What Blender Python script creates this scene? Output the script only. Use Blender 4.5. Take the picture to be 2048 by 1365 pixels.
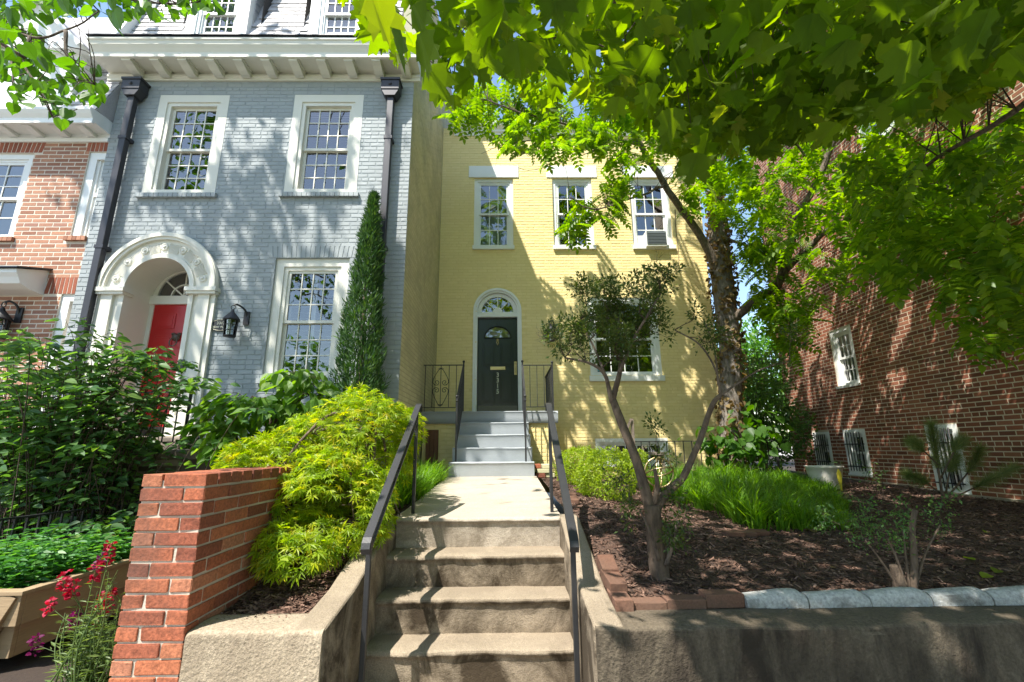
import bpy, bmesh, math, random
import numpy as np
from mathutils import Vector, Matrix, Euler

for o in list(bpy.data.objects):
    bpy.data.objects.remove(o)
SC = bpy.context.scene
COL = SC.collection
RNG = np.random.default_rng(7)
random.seed(7)

# ------------------------------------------------------------------ camera
F_PX = 910.2                      # focal length in photo pixels (2048 wide) = 16 mm
PITCH, YAW, ROLL, CAM_Z = math.radians(13.2), math.radians(.7), math.radians(.43), 1.57
cam_data = bpy.data.cameras.new('camera')
cam_data.sensor_width = 36.0
cam_data.lens = 36.0 * F_PX / 2048.0
cam_data.clip_start = .05
cam_data.clip_end = 2000
cam = bpy.data.objects.new('camera', cam_data)
COL.objects.link(cam)
CAM_R = Matrix.Rotation(-YAW, 3, 'Z') @ Matrix.Rotation(math.pi / 2 + PITCH, 3, 'X') @ Matrix.Rotation(-ROLL, 3, 'Z')
CAM_P = Vector((0, 0, CAM_Z))
cam.matrix_world = Matrix.Translation(CAM_P) @ CAM_R.to_4x4()
SC.camera = cam

# ------------------------------------------------------------------ light
SUN_DIR = Vector((.85, 1.0, -2.1)).normalized()          # the way the light travels
world = bpy.data.worlds.new('World')
SC.world = world
world.use_nodes = True
wn = world.node_tree.nodes
sky = wn.new('ShaderNodeTexSky')
sky.sky_type = 'NISHITA'
sky.sun_disc = False
sky.sun_elevation = math.asin(-SUN_DIR.z)
sky.sun_rotation = math.atan2(-SUN_DIR.x, -SUN_DIR.y)
sky.air_density = 1.3
sky.dust_density = .6
sky.ozone_density = 2.2
wn['Background'].inputs['Strength'].default_value = .13
world.node_tree.links.new(sky.outputs['Color'], wn['Background'].inputs['Color'])
sun_data = bpy.data.lights.new('sun', 'SUN')
sun_data.energy = 4.8
sun_data.angle = math.radians(.55)
sun_data.color = (1.0, .95, .86)
sun = bpy.data.objects.new('sun', sun_data)
COL.objects.link(sun)
sun.rotation_euler = SUN_DIR.to_track_quat('-Z', 'Y').to_euler()
sun.location = (-8, -10, 25)
SC.view_settings.view_transform = 'Standard'
SC.view_settings.look = 'None'
SC.view_settings.gamma = 1
SC.view_settings.use_curve_mapping = False
SC.view_settings.exposure = 1.2
SC.render.engine = 'CYCLES'
SC.cycles.max_bounces = 8
SC.cycles.diffuse_bounces = 4
SC.cycles.transparent_max_bounces = 12
SC.cycles.caustics_reflective = False
SC.cycles.caustics_refractive = False

# ------------------------------------------------------------------ helpers
def ray(px, py):
    return CAM_R @ Vector(((px - 1024) / F_PX, -(py - 682.5) / F_PX, -1.0))
def onY(px, py, Y):
    d = ray(px, py); return CAM_P + d * (Y / d.y)
def onX(px, py, X):
    d = ray(px, py); return CAM_P + d * (X / d.x)
def onZ(px, py, Z):
    d = ray(px, py); return CAM_P + d * ((Z - CAM_Z) / d.z)
RT = np.array(CAM_R.transposed())
def project(P):
    q = (np.asarray(P, float) - np.array(CAM_P)) @ RT.T
    z = np.maximum(-q[:, 2], 1e-6)
    return 1024 + F_PX * q[:, 0] / z, 682.5 - F_PX * q[:, 1] / z, -q[:, 2]

def link(name, mesh, parent=None, mat=None):
    o = bpy.data.objects.new(name, mesh)
    COL.objects.link(o)
    if mat is not None and mesh is not None and not mesh.materials:
        mesh.materials.append(mat)
    if parent is not None:
        o.parent = parent
        if parent.type == 'EMPTY':
            o.matrix_parent_inverse = Matrix.Translation(-parent.location)
    return o
def tag(o, label, cat, group=None, kind=None):
    o['label'] = label; o['category'] = cat
    if group: o['group'] = group
    if kind: o['kind'] = kind
    return o
def thing(name, loc, label, cat, group=None):
    o = bpy.data.objects.new(name, None)
    o.empty_display_size = .2
    o.location = loc
    COL.objects.link(o)
    return tag(o, label, cat, group)
def structure(o, label=None):
    o['kind'] = 'structure'
    if label: o['label'] = label
    return o

def raw_mesh(name, V, loops, starts, totals, smooth=False):
    me = bpy.data.meshes.new(name)
    V = np.asarray(V, np.float32)
    me.vertices.add(len(V)); me.vertices.foreach_set('co', V.ravel())
    me.loops.add(len(loops)); me.loops.foreach_set('vertex_index', np.asarray(loops, np.int32))
    me.polygons.add(len(starts))
    me.polygons.foreach_set('loop_start', np.asarray(starts, np.int32))
    me.polygons.foreach_set('loop_total', np.asarray(totals, np.int32))
    me.polygons.foreach_set('use_smooth', np.full(len(starts), bool(smooth)))
    me.update(calc_edges=True)
    me.validate()
    return me

class MB:
    """collects shapes, then becomes ONE mesh object"""
    def __init__(s): s.v = []; s.f = []; s.sm = []
    def add(s, vs, fs, smooth=False):
        b = len(s.v); s.v += [tuple(v) for v in vs]
        s.f += [tuple(i + b for i in f) for f in fs]; s.sm += [smooth] * len(fs); return s
    def box(s, x0, x1, y0, y1, z0, z1, R=None, c=None):
        vs = [(x, y, z) for z in (z0, z1) for y in (y0, y1) for x in (x0, x1)]
        if R is not None: vs = [R @ Vector(v) + Vector(c) for v in vs]
        return s.add(vs, [(0, 2, 3, 1), (4, 5, 7, 6), (0, 1, 5, 4), (2, 6, 7, 3), (0, 4, 6, 2), (1, 3, 7, 5)])
    def bar(s, a, b, w, h, up=(0, 0, 1)):
        a, b = Vector(a), Vector(b); d = (b - a).normalized(); u = Vector(up)
        r = d.cross(u)
        if r.length < 1e-5: r = d.cross(Vector((0, 1, 0)))
        r.normalize(); u = r.cross(d)
        vs = []
        for p in (a, b):
            for sx, sy in ((-1, -1), (1, -1), (1, 1), (-1, 1)):
                vs.append(p + r * (sx * w / 2) + u * (sy * h / 2))
        return s.add(vs, [(3, 2, 1, 0), (4, 5, 6, 7), (0, 1, 5, 4), (1, 2, 6, 5), (2, 3, 7, 6), (3, 0, 4, 7)])
    def tube(s, pts, rad, n=8, cap=True):
        pts = [Vector(p) for p in pts]
        if not hasattr(rad, '__len__'): rad = [rad] * len(pts)
        b = []; ref = None
        for i, p in enumerate(pts):
            t = (pts[min(i + 1, len(pts) - 1)] - pts[max(i - 1, 0)])
            if t.length < 1e-9: t = Vector((0, 0, 1))
            t.normalize()
            if ref is None:
                ref = t.orthogonal().normalized()
            ref = (ref - t * ref.dot(t))
            if ref.length < 1e-6: ref = t.orthogonal()
            ref.normalize(); q = t.cross(ref)
            for k in range(n):
                a = 2 * math.pi * k / n
                b.append(p + (ref * math.cos(a) + q * math.sin(a)) * rad[i])
        fs = []
        for i in range(len(pts) - 1):
            for k in range(n):
                k2 = (k + 1) % n
                fs.append((i * n + k, i * n + k2, (i + 1) * n + k2, (i + 1) * n + k))
        s.add(b, fs, True)
        if cap:
            m = len(s.v) - len(b)
            s.f.append(tuple(m + k for k in range(n))[::-1]); s.sm.append(False)
            e = m + (len(pts) - 1) * n
            s.f.append(tuple(e + k for k in range(n))); s.sm.append(False)
        return s
    def prism(s, poly, axis, a0, a1):
        """poly: 2-D outline, counter-clockwise; axis 'x','y','z' is the extrusion axis"""
        def P(u, v, a):
            return {'x': (a, u, v), 'y': (u, a, v), 'z': (u, v, a)}[axis]
        n = len(poly)
        vs = [P(u, v, a0) for u, v in poly] + [P(u, v, a1) for u, v in poly]
        fs = [tuple(range(n))[::-1], tuple(range(n, 2 * n))]
        fs += [(i, (i + 1) % n, n + (i + 1) % n, n + i) for i in range(n)]
        return s.add(vs, fs)
    def lathe(s, prof, c, n=20, axis='z'):
        vs = []; c = Vector(c)
        for r, h in prof:
            for k in range(n):
                a = 2 * math.pi * k / n
                p = (r * math.cos(a), r * math.sin(a), h) if axis == 'z' else (r * math.cos(a), -h, r * math.sin(a))
                vs.append(c + Vector(p))
        fs = []
        for i in range(len(prof) - 1):
            for k in range(n):
                k2 = (k + 1) % n
                fs.append((i * n + k, i * n + k2, (i + 1) * n + k2, (i + 1) * n + k))
        return s.add(vs, fs, True)
    def build(s, name, mat, parent=None, bevel=0, seg=2):
        me = bpy.data.meshes.new(name)
        me.from_pydata(s.v, [], s.f)
        me.polygons.foreach_set('use_smooth', s.sm)
        if bevel:
            bm = bmesh.new(); bm.from_mesh(me)
            bmesh.ops.remove_doubles(bm, verts=bm.verts, dist=1e-5)
            bmesh.ops.bevel(bm, geom=bm.edges[:], offset=bevel, segments=seg, affect='EDGES', profile=.5, clamp_overlap=True)
            bm.to_mesh(me); bm.free()
        me.update()
        return link(name, me, parent, mat)
def arc(cx, cz, r, a0, a1, n, rz=None):
    rz = rz or r
    return [(cx + r * math.cos(math.radians(a0 + (a1 - a0) * i / n)), cz + rz * math.sin(math.radians(a0 + (a1 - a0) * i / n))) for i in range(n + 1)]
def spline(P, n=8):
    P = [Vector(p) for p in P]; out = []
    Q = [P[0] * 2 - P[1]] + P + [P[-1] * 2 - P[-2]]
    for i in range(1, len(Q) - 2):
        for k in range(n):
            t = k / n; a, b, c, d = Q[i - 1:i + 3]
            out.append(.5 * ((2 * b) + (c - a) * t + (2 * a - 5 * b + 4 * c - d) * t * t + (3 * b - a - 3 * c + d) * t ** 3))
    return out + [P[-1]]

# ------------------------------------------------------------------ materials
MATS = {}
def new_mat(name):
    m = bpy.data.materials.new(name); m.use_nodes = True
    MATS[name] = m
    nt = m.node_tree
    return m, nt.nodes, nt.links, nt.nodes['Principled BSDF']
def coords(N, scale=1):
    g = N.new('ShaderNodeNewGeometry')
    return g.outputs['Position'], g
def noise(N, L, vec, scale, detail=4, rough=.55, dist=0, stretch=None):
    n = N.new('ShaderNodeTexNoise')
    n.inputs['Scale'].default_value = scale; n.inputs['Detail'].default_value = detail
    n.inputs['Roughness'].default_value = rough; n.inputs['Distortion'].default_value = dist
    if stretch:
        mp = N.new('ShaderNodeMapping'); mp.inputs['Scale'].default_value = stretch
        L.new(vec, mp.inputs['Vector']); vec = mp.outputs['Vector']
    L.new(vec, n.inputs['Vector'])
    return n.outputs['Fac']
def ramp(N, L, fac, stops):
    r = N.new('ShaderNodeValToRGB'); e = r.color_ramp.elements
    while len(e) < len(stops): e.new(.5)
    for i, (p, c) in enumerate(stops):
        e[i].position = p; e[i].color = (*c, 1) if len(c) == 3 else c
    L.new(fac, r.inputs['Fac']); return r.outputs['Color']
def g3(v): return (v, v, v)
def mix(N, L, fac, a, b, mode='MIX'):
    m = N.new('ShaderNodeMix'); m.data_type = 'RGBA'; m.blend_type = mode
    for sock, val in ((m.inputs[0], fac), (m.inputs[6], a), (m.inputs[7], b)):
        if isinstance(val, (int, float)): sock.default_value = val
        elif isinstance(val, tuple): sock.default_value = (*val, 1)
        else: L.new(val, sock)
    return m.outputs[2]
def math_node(N, L, op, a, b=None):
    m = N.new('ShaderNodeMath'); m.operation = op
    for sock, val in ((m.inputs[0], a), (m.inputs[1], b)):
        if val is None: continue
        if isinstance(val, (int, float)): sock.default_value = val
        else: L.new(val, sock)
    return m.outputs[0]
def bump(N, L, h, strength, dist, bsdf):
    b = N.new('ShaderNodeBump'); b.inputs['Strength'].default_value = strength; b.inputs['Distance'].default_value = dist
    L.new(h, b.inputs['Height'])
    if bsdf is not None: L.new(b.outputs['Normal'], bsdf.inputs['Normal'])
    return b.outputs['Normal']
def piece_random(N, L):
    g = N.new('ShaderNodeNewGeometry'); o = N.new('ShaderNodeObjectInfo')
    return math_node(N, L, 'FRACT', math_node(N, L, 'ADD', g.outputs['Random Per Island'], o.outputs['Random']))

def mat_plain(name, col, rough=.5, metal=0, var=.12, scale=6, bumps=0, bscale=60, spec=.5):
    m, N, L, B = new_mat(name)
    p, _ = coords(N)
    f = noise(N, L, p, scale, 5)
    c = mix(N, L, f, tuple(x * (1 - var) for x in col), tuple(min(1, x * (1 + var)) for x in col))
    L.new(c, B.inputs['Base Color'])
    B.inputs['Roughness'].default_value = rough; B.inputs['Metallic'].default_value = metal
    B.inputs['Specular IOR Level'].default_value = spec
    if bumps: bump(N, L, noise(N, L, p, bscale, 4), bumps, .004, B)
    return m
def mat_brick(name, stops, rough=.85, spread=.15, bs=.4, dirt=None, dirt_amt=.3, fscale=90, spec=.3):
    """one colour for each brick from its own random number, grain and stains on top"""
    m, N, L, B = new_mat(name)
    p, _ = coords(N)
    r = piece_random(N, L)
    c = ramp(N, L, r, stops)
    f = noise(N, L, p, fscale, 4, .65)
    c = mix(N, L, spread, c, ramp(N, L, f, [(.3, (0, 0, 0)), (.7, (1, 1, 1))]), 'OVERLAY')
    if dirt:
        d = ramp(N, L, noise(N, L, p, 1.6, 6, .65, .4), [(.42, g3(0)), (.68, g3(1))])
        c = mix(N, L, math_node(N, L, 'MULTIPLY', d, dirt_amt), c, dirt)
    L.new(c, B.inputs['Base Color'])
    B.inputs['Roughness'].default_value = rough; B.inputs['Specular IOR Level'].default_value = spec
    h = math_node(N, L, 'ADD', noise(N, L, p, 22, 4), math_node(N, L, 'MULTIPLY', f, .4))
    bump(N, L, h, bs, .006, B)
    return m
mat_brick('blue_brick', [(0, (.315, .345, .355)), (.5, (.33, .36, .37)), (1, (.345, .375, .382))], .6, .06, .35, (.2, .22, .23), .25)
mat_brick('olive_brick', [(0, (.47, .44, .27)), (1, (.54, .505, .32))], .7, .08, .6, (.24, .23, .17), .5)
mat_brick('yellow_brick', [(0, (.80, .66, .32)), (.5, (.82, .68, .335)), (1, (.84, .70, .355))], .6, .05, .35, (.70, .56, .26), .25)
mat_brick('red_brick', [(0, (.15, .05, .032)), (.25, (.25, .075, .042)), (.6, (.33, .10, .05)), (.85, (.37, .125, .06)), (1, (.36, .16, .10))], .85, .42, 1.0, (.10, .055, .042), .65, 70)
mat_brick('dark_brick', [(0, (.15, .05, .03)), (.4, (.235, .078, .045)), (.8, (.29, .10, .055)), (1, (.35, .14, .085))], .85, .2, .4, (.12, .07, .045), .4)
mat_brick('tan_brick', [(0, (.27, .12, .075)), (.3, (.38, .185, .115)), (.7, (.46, .235, .15)), (1, (.30, .15, .11))], .85, .2, .4, (.2, .12, .09), .3)
mat_brick('soldier_brick', [(0, (.24, .075, .045)), (1, (.36, .12, .07))], .85, .2, .4)
mat_brick('grey_brick', [(0, (.09, .075, .062)), (1, (.17, .14, .11))], .9, .2, .4)
mat_brick('edge_brick', [(0, (.12, .06, .04)), (1, (.21, .105, .07))], .9, .25, .7, (.1, .08, .06), .5)
mat_brick('slate', [(0, (.33, .33, .35)), (.4, (.46, .45, .46)), (1, (.60, .57, .56))], .55, .15, .3, (.3, .27, .27), .4)
for n_, c_ in (('mortar_blue', (.30, .33, .34)), ('mortar_yellow', (.76, .62, .29)), ('mortar_tan', (.58, .48, .36)),
               ('mortar_light', (.48, .42, .35)), ('mortar_pale', (.64, .57, .48)), ('mortar_grey', (.36, .31, .25)), ('mortar_olive', (.36, .34, .24))):
    mat_plain(n_, c_, .9, var=.2, scale=9, bumps=.6, bscale=120)
mat_plain('white_paint', (.78, .79, .77), .45, var=.05, scale=3, bumps=.12, bscale=40)
mat_plain('cream_paint', (.70, .68, .60), .5, var=.07, scale=3, bumps=.15, bscale=30)
mat_plain('grey_step', (.30, .325, .345), .6, var=.1, scale=7, bumps=.5, bscale=70)
mat_plain('black_iron', (.018, .018, .02), .5, .0, var=.3, scale=20, bumps=.25, bscale=90)
mat_plain('dark_metal', (.035, .035, .042), .45, .2, var=.15, scale=4)
mat_plain('door_black', (.006, .011, .013), .25, var=.2, scale=8)
mat_plain('door_red', (.46, .012, .012), .32, var=.1, scale=3, bumps=.08, bscale=30)
mat_plain('brass', (.62, .48, .25), .35, .9, var=.15, scale=30)
mat_plain('brass_dull', (.10, .10, .085), .4, .7, var=.2, scale=12)
mat_plain('number_metal', (.62, .60, .46), .4, .3)
mat_plain('bronze', (.10, .085, .07), .45, .6, var=.25, scale=40)
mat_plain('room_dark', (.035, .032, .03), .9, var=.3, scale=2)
mat_plain('room_pale', (.42, .44, .46), .9, var=.06, scale=1)
mat_plain('blind', (.30, .28, .25), .6, var=.05)
mat_plain('shutter', (.72, .73, .72), .5, var=.04)
mat_plain('curtain', (.55, .53, .48), .8, var=.12, scale=8)
mat_plain('pot_white', (.66, .62, .56), .5, var=.06, scale=4, bumps=.1)
mat_plain('plastic_white', (.72, .72, .70), .4, var=.04)
mat_plain('grille_dark', (.11, .13, .14), .5)
mat_plain('yellow_tool', (.75, .62, .06), .4)
mat_plain('soil', (.035, .022, .015), .95, var=.4, scale=25, bumps=1, bscale=60)
mat_plain('sticker', (.05, .45, .55), .4)
mat_plain('teal_plastic', (.02, .28, .22), .4)

def mat_concrete(name, lo, hi, dark, stain_lo, stain_hi, grain=160, vertical=False, bs=.7):
    m, N, L, B = new_mat(name)
    p, g = coords(N)
    c = mix(N, L, noise(N, L, p, 2.2, 6, .6), lo, hi)
    sp = noise(N, L, p, grain, 3, .7)
    c = mix(N, L, .5, c, ramp(N, L, sp, [(.25, g3(.1)), (.75, g3(.9))]), 'OVERLAY')
    st = noise(N, L, p, 3.2, 7, .68, .6, (1.4, 1, .35) if vertical else (1, 1, .8))
    s = ramp(N, L, st, [(stain_lo, g3(0)), (stain_hi, g3(1))])
    # soot and moss keep to the upright faces, the treads are walked clean
    sep = N.new('ShaderNodeSeparateXYZ'); L.new(g.outputs['True Normal'], sep.inputs[0])
    up = ramp(N, L, sep.outputs['Z'], [(.3, g3(1)), (.8, g3(.22))])
    c = mix(N, L, math_node(N, L, 'MULTIPLY', s, up), c, dark)
    L.new(c, B.inputs['Base Color']); B.inputs['Roughness'].default_value = .9
    B.inputs['Specular IOR Level'].default_value = .25
    h = math_node(N, L, 'ADD', sp, math_node(N, L, 'MULTIPLY', noise(N, L, p, 35, 5), 1.2))
    bump(N, L, h, bs, .006, B)
    return m
mat_concrete('step_concrete', (.26, .205, .145), (.40, .33, .245), (.06, .044, .028), .36, .58, 160, False, 1.0)
mat_concrete('wall_concrete', (.28, .225, .16), (.40, .33, .245), (.20, .155, .11), .45, .75, 80, True, 1.2)
mat_concrete('wall_concrete_dark', (.105, .083, .058), (.17, .138, .10), (.034, .026, .019), .36, .62, 75, True, 1.2)
mat_concrete('walk_concrete', (.37, .315, .25), (.50, .435, .355), (.15, .12, .085), .45, .7)
mat_concrete('footing', (.36, .31, .23), (.45, .39, .30), (.2, .16, .11), .4, .7)
mat_concrete('edging_stone', (.36, .36, .35), (.48, .48, .46), (.10, .09, .075), .50, .66, 60)
mat_concrete('pavement', (.30, .28, .25), (.38, .36, .33), (.2, .19, .17), .5, .8)
mat_concrete('brown_stone', (.24, .20, .16), (.33, .28, .23), (.12, .10, .08), .4, .7)
mat_plain('asphalt', (.05, .05, .052), .9, var=.25, scale=12, bumps=.6, bscale=120)

def mat_mulch():
    m, N, L, B = new_mat('mulch')
    p, _ = coords(N)
    v = N.new('ShaderNodeTexVoronoi'); v.inputs['Scale'].default_value = 55
    mp = N.new('ShaderNodeMapping'); mp.inputs['Scale'].default_value = (1, .45, 1)
    L.new(p, mp.inputs['Vector']); L.new(mp.outputs['Vector'], v.inputs['Vector'])
    c = ramp(N, L, noise(N, L, p, 40, 5, .7), [(.25, (.028, .016, .011)), (.55, (.085, .048, .033)), (.8, (.17, .10, .072))])
    L.new(c, B.inputs['Base Color']); B.inputs['Roughness'].default_value = .95
    bump(N, L, v.outputs['Distance'], 1, .02, B)
mat_mulch()
mat_brick('chip', [(0, (.04, .022, .015)), (.35, (.095, .052, .036)), (.7, (.16, .092, .066)), (1, (.25, .16, .12))], .9, .2, .3)

def mat_wood(name, a, b):
    m, N, L, B = new_mat(name)
    p, _ = coords(N)
    f = noise(N, L, p, 5, 6, .6, 1.5, (1.2, 1.2, 14))
    c = mix(N, L, f, a, b)
    L.new(c, B.inputs['Base Color']); B.inputs['Roughness'].default_value = .8
    bump(N, L, f, .4, .004, B)
mat_wood('planter_wood', (.20, .135, .075), (.36, .26, .155))
mat_wood('old_wood', (.13, .10, .08), (.24, .19, .15))
mat_wood('crate_wood', (.12, .05, .025), (.2, .09, .045))

def mat_bark(name, a, b, scale=30, st=(1, 1, .22), bs=1):
    m, N, L, B = new_mat(name)
    p, _ = coords(N)
    f = noise(N, L, p, scale, 6, .65, .3, st)
    c = ramp(N, L, f, [(.3, a), (.7, b)])
    L.new(c, B.inputs['Base Color']); B.inputs['Roughness'].default_value = .9
    bump(N, L, f, bs, .025, B)
mat_bark('bark', (.045, .032, .024), (.22, .17, .13))
mat_bark('bark_grey', (.07, .055, .045), (.27, .235, .20), 26, (1, 1, .35))
mat_bark('bark_smooth', (.05, .034, .023), (.19, .135, .095), 24, (1, 1, .4), .9)
mat_bark('twig', (.035, .022, .015), (.11, .075, .05), 30)

def mat_leaf(name, stops, trans=.5, rough=.45, tcol=None, spec=.4, tv=2.35):
    """leaf: glossy-ish front and light that comes through from behind"""
    m, N, L, B = new_mat(name)
    r = piece_random(N, L)
    c = ramp(N, L, r, stops)
    p, _ = coords(N)
    c = mix(N, L, .10, c, ramp(N, L, noise(N, L, p, 14, 3), [(.3, g3(0)), (.7, g3(1))]), 'OVERLAY')
    L.new(c, B.inputs['Base Color']); B.inputs['Roughness'].default_value = rough
    B.inputs['Specular IOR Level'].default_value = spec
    t = N.new('ShaderNodeBsdfTranslucent')
    tc = mix(N, L, 1.0, c, tcol or (1.0, 1.0, .35), 'MULTIPLY')
    hs = N.new('ShaderNodeHueSaturation'); hs.inputs['Value'].default_value = tv; hs.inputs['Saturation'].default_value = 1.05
    L.new(tc, hs.inputs['Color']); L.new(hs.outputs['Color'], t.inputs['Color'])
    ms = N.new('ShaderNodeMixShader'); ms.inputs[0].default_value = trans
    L.new(B.outputs[0], ms.inputs[1]); L.new(t.outputs[0], ms.inputs[2])
    L.new(ms.outputs[0], N['Material Output'].inputs['Surface'])
    return m
mat_leaf('leaf_maple', [(0, (.055, .10, .008)), (.5, (.08, .135, .012)), (.9, (.105, .165, .018)), (1, (.14, .17, .03))], .64, .6, (1.0, .95, .3), .2, 2.9)
mat_leaf('leaf_linden', [(0, (.04, .10, .015)), (.6, (.065, .15, .02)), (1, (.09, .19, .03))], .5)
mat_leaf('leaf_walnut', [(0, (.06, .135, .01)), (.5, (.11, .205, .013)), (1, (.19, .29, .016))], .5, .45, (1, 1, .25))
mat_leaf('leaf_acer', [(0, (.13, .22, .010)), (.45, (.22, .31, .012)), (.85, (.33, .38, .014)), (1, (.44, .38, .02))], .45)
mat_leaf('leaf_dogwood', [(0, (.07, .15, .025)), (.6, (.11, .21, .035)), (1, (.18, .28, .06))], .45)
mat_leaf('leaf_juniper', [(0, (.025, .07, .022)), (.6, (.05, .12, .035)), (1, (.10, .18, .045))], .2, .6)
mat_leaf('leaf_shrub', [(0, (.045, .105, .035)), (.5, (.075, .16, .05)), (.9, (.12, .215, .07)), (1, (.17, .27, .07))], .42, .4)
mat_leaf('leaf_azalea', [(0, (.03, .06, .015)), (.5, (.055, .095, .018)), (1, (.10, .12, .03))], .35)
mat_leaf('leaf_box', [(0, (.14, .22, .012)), (.5, (.23, .32, .02)), (1, (.33, .40, .03))], .4)
mat_leaf('leaf_grass', [(0, (.06, .15, .012)), (.5, (.11, .23, .02)), (1, (.18, .31, .03))], .45)
mat_leaf('leaf_mint', [(0, (.035, .12, .03)), (.6, (.06, .18, .045)), (1, (.12, .26, .07))], .35)
mat_leaf('leaf_snap', [(0, (.07, .12, .035)), (1, (.16, .22, .07))], .35)
mat_leaf('leaf_far', [(0, (.05, .13, .02)), (.5, (.08, .19, .03)), (1, (.13, .26, .045))], .45)
mat_leaf('leaf_pine', [(0, (.10, .15, .05)), (.7, (.16, .21, .075)), (1, (.28, .29, .11))], .25, .5)
mat_leaf('leaf_dry', [(0, (.08, .055, .02)), (.5, (.16, .11, .045)), (1, (.26, .19, .08))], .25, .8, (1, .8, .4))
mat_leaf('petal', [(0, (.16, .002, .022)), (.6, (.30, .004, .03)), (1, (.40, .006, .045))], .3, .6, (1, .2, .3))
mat_leaf('petal_dark', [(0, (.08, .006, .05)), (1, (.18, .012, .09))], .3, .5, (1, .4, .8))

def mat_glass(name, base=.1, tint=(1, 1, 1)):
    m, N, L, B = new_mat(name)
    N.remove(B)
    g = N.new('ShaderNodeBsdfGlossy'); g.inputs['Roughness'].default_value = .01
    g.inputs['Color'].default_value = (1, 1, 1, 1)
    t = N.new('ShaderNodeBsdfTransparent'); t.inputs['Color'].default_value = (*tint, 1)
    fr = N.new('ShaderNodeFresnel'); fr.inputs['IOR'].default_value = 1.5
    p, _ = coords(N)
    nrm = bump(N, L, noise(N, L, p, 2.2, 2), .06, .05, None)
    L.new(nrm, g.inputs['Normal'])
    f = math_node(N, L, 'ADD', math_node(N, L, 'MULTIPLY', fr.outputs[0], 1.35), base)
    ms = N.new('ShaderNodeMixShader')
    L.new(f, ms.inputs[0]); L.new(t.outputs[0], ms.inputs[1]); L.new(g.outputs[0], ms.inputs[2])
    L.new(ms.outputs[0], N['Material Output'].inputs['Surface'])
mat_glass('glass', .14, (.85, .88, .88))
mat_glass('glass_bright', .11, (.8, .84, .86))
M = MATS
# ------------------------------------------------------------------ brickwork, windows
BR_L, BR_H, BR_J = .203, .057, .0107
def xf_front(Y): return Matrix.Translation((0, Y, 0))                                     # wall that faces the street
def xf_left(X): return Matrix.Translation((X, 0, 0)) @ Matrix.Rotation(-math.pi / 2, 4, 'Z')   # wall that faces left
def xf_right(X): return Matrix.Translation((X, 0, 0)) @ Matrix.Rotation(math.pi / 2, 4, 'Z')   # wall that faces right
def build_xf(mb, xf, name, mat, parent=None, bevel=0):
    mb.v = [tuple(xf @ Vector(v)) for v in mb.v]
    return mb.build(name, mat, parent, bevel)

def wall_panel(name, xf, u0, u1, v0, v1, mat, parent, rects=(), arches=(), depth=.12, poly_top=None):
    us = {u0, u1}; vs = {v0, v1}; skip = list(rects)
    for c, hw, a, s in arches:
        skip.append((c - hw, c + hw, a, s + hw))
    for a, b, c, d in skip:
        us |= {a, b}; vs |= {c, d}
    us = sorted(x for x in us if u0 <= x <= u1); vs = sorted(x for x in vs if v0 <= x <= v1)
    m = MB()
    for i in range(len(us) - 1):
        for j in range(len(vs) - 1):
            a, b, c, d = us[i], us[i + 1], vs[j], vs[j + 1]
            cx, cz = (a + b) / 2, (c + d) / 2
            if any(r[0] < cx < r[1] and r[2] < cz < r[3] for r in skip): continue
            m.add([(a, 0, c), (b, 0, c), (b, 0, d), (a, 0, d)], [(0, 1, 2, 3)])
    for a, b, c, d in rects:
        m.add([(a, 0, c), (b, 0, c), (b, 0, d), (a, 0, d), (a, depth, c), (b, depth, c), (b, depth, d), (a, depth, d)],
              [(0, 4, 5, 1), (1, 5, 6, 2), (2, 6, 7, 3), (3, 7, 4, 0)])
    for c, hw, a, s in arches:
        A = arc(c, s, hw, 180, 0, 24); top = s + hw
        for i in range(24):
            (p, q), (r, t) = A[i], A[i + 1]
            m.add([(p, 0, q), (r, 0, t), (r, 0, top + 1e-4), (p, 0, top + 1e-4)], [(0, 1, 2, 3)])
            m.add([(p, 0, q), (r, 0, t), (r, depth, t), (p, depth, q)], [(0, 3, 2, 1)])
        m.add([(c - hw, 0, a), (c - hw, 0, s), (c - hw, depth, s), (c - hw, depth, a)], [(0, 1, 2, 3)])
        m.add([(c + hw, 0, a), (c + hw, depth, a), (c + hw, depth, s), (c + hw, 0, s)], [(0, 1, 2, 3)])
    return build_xf(m, xf, name, mat, parent)

def brick_proto(name, w, h, proud, mat, xf, k):
    r = random.Random(k); q_ = 1 if proud > .0035 else .45; j = lambda s: r.uniform(-s, s) * q_
    e = .0035
    b = [(-w / 2, .004, -h / 2), (w / 2, .004, -h / 2), (w / 2, .004, h / 2), (-w / 2, .004, h / 2)]
    f = [(-w / 2 + e + j(.002), -proud + j(.0015), -h / 2 + e + j(.0015)), (w / 2 - e + j(.002), -proud + j(.0015), -h / 2 + e + j(.0015)),
         (w / 2 - e + j(.002), -proud + j(.0015), h / 2 - e + j(.0015)), (-w / 2 + e + j(.002), -proud + j(.0015), h / 2 - e + j(.0015))]
    R = xf.to_3x3()
    me = bpy.data.meshes.new(name)
    me.from_pydata([tuple(R @ Vector(v)) for v in b + f], [], [(4, 5, 6, 7), (0, 1, 5, 4), (1, 2, 6, 5), (2, 3, 7, 6), (3, 0, 4, 7)])
    me.materials.append(mat); me.update()
    return me

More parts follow.
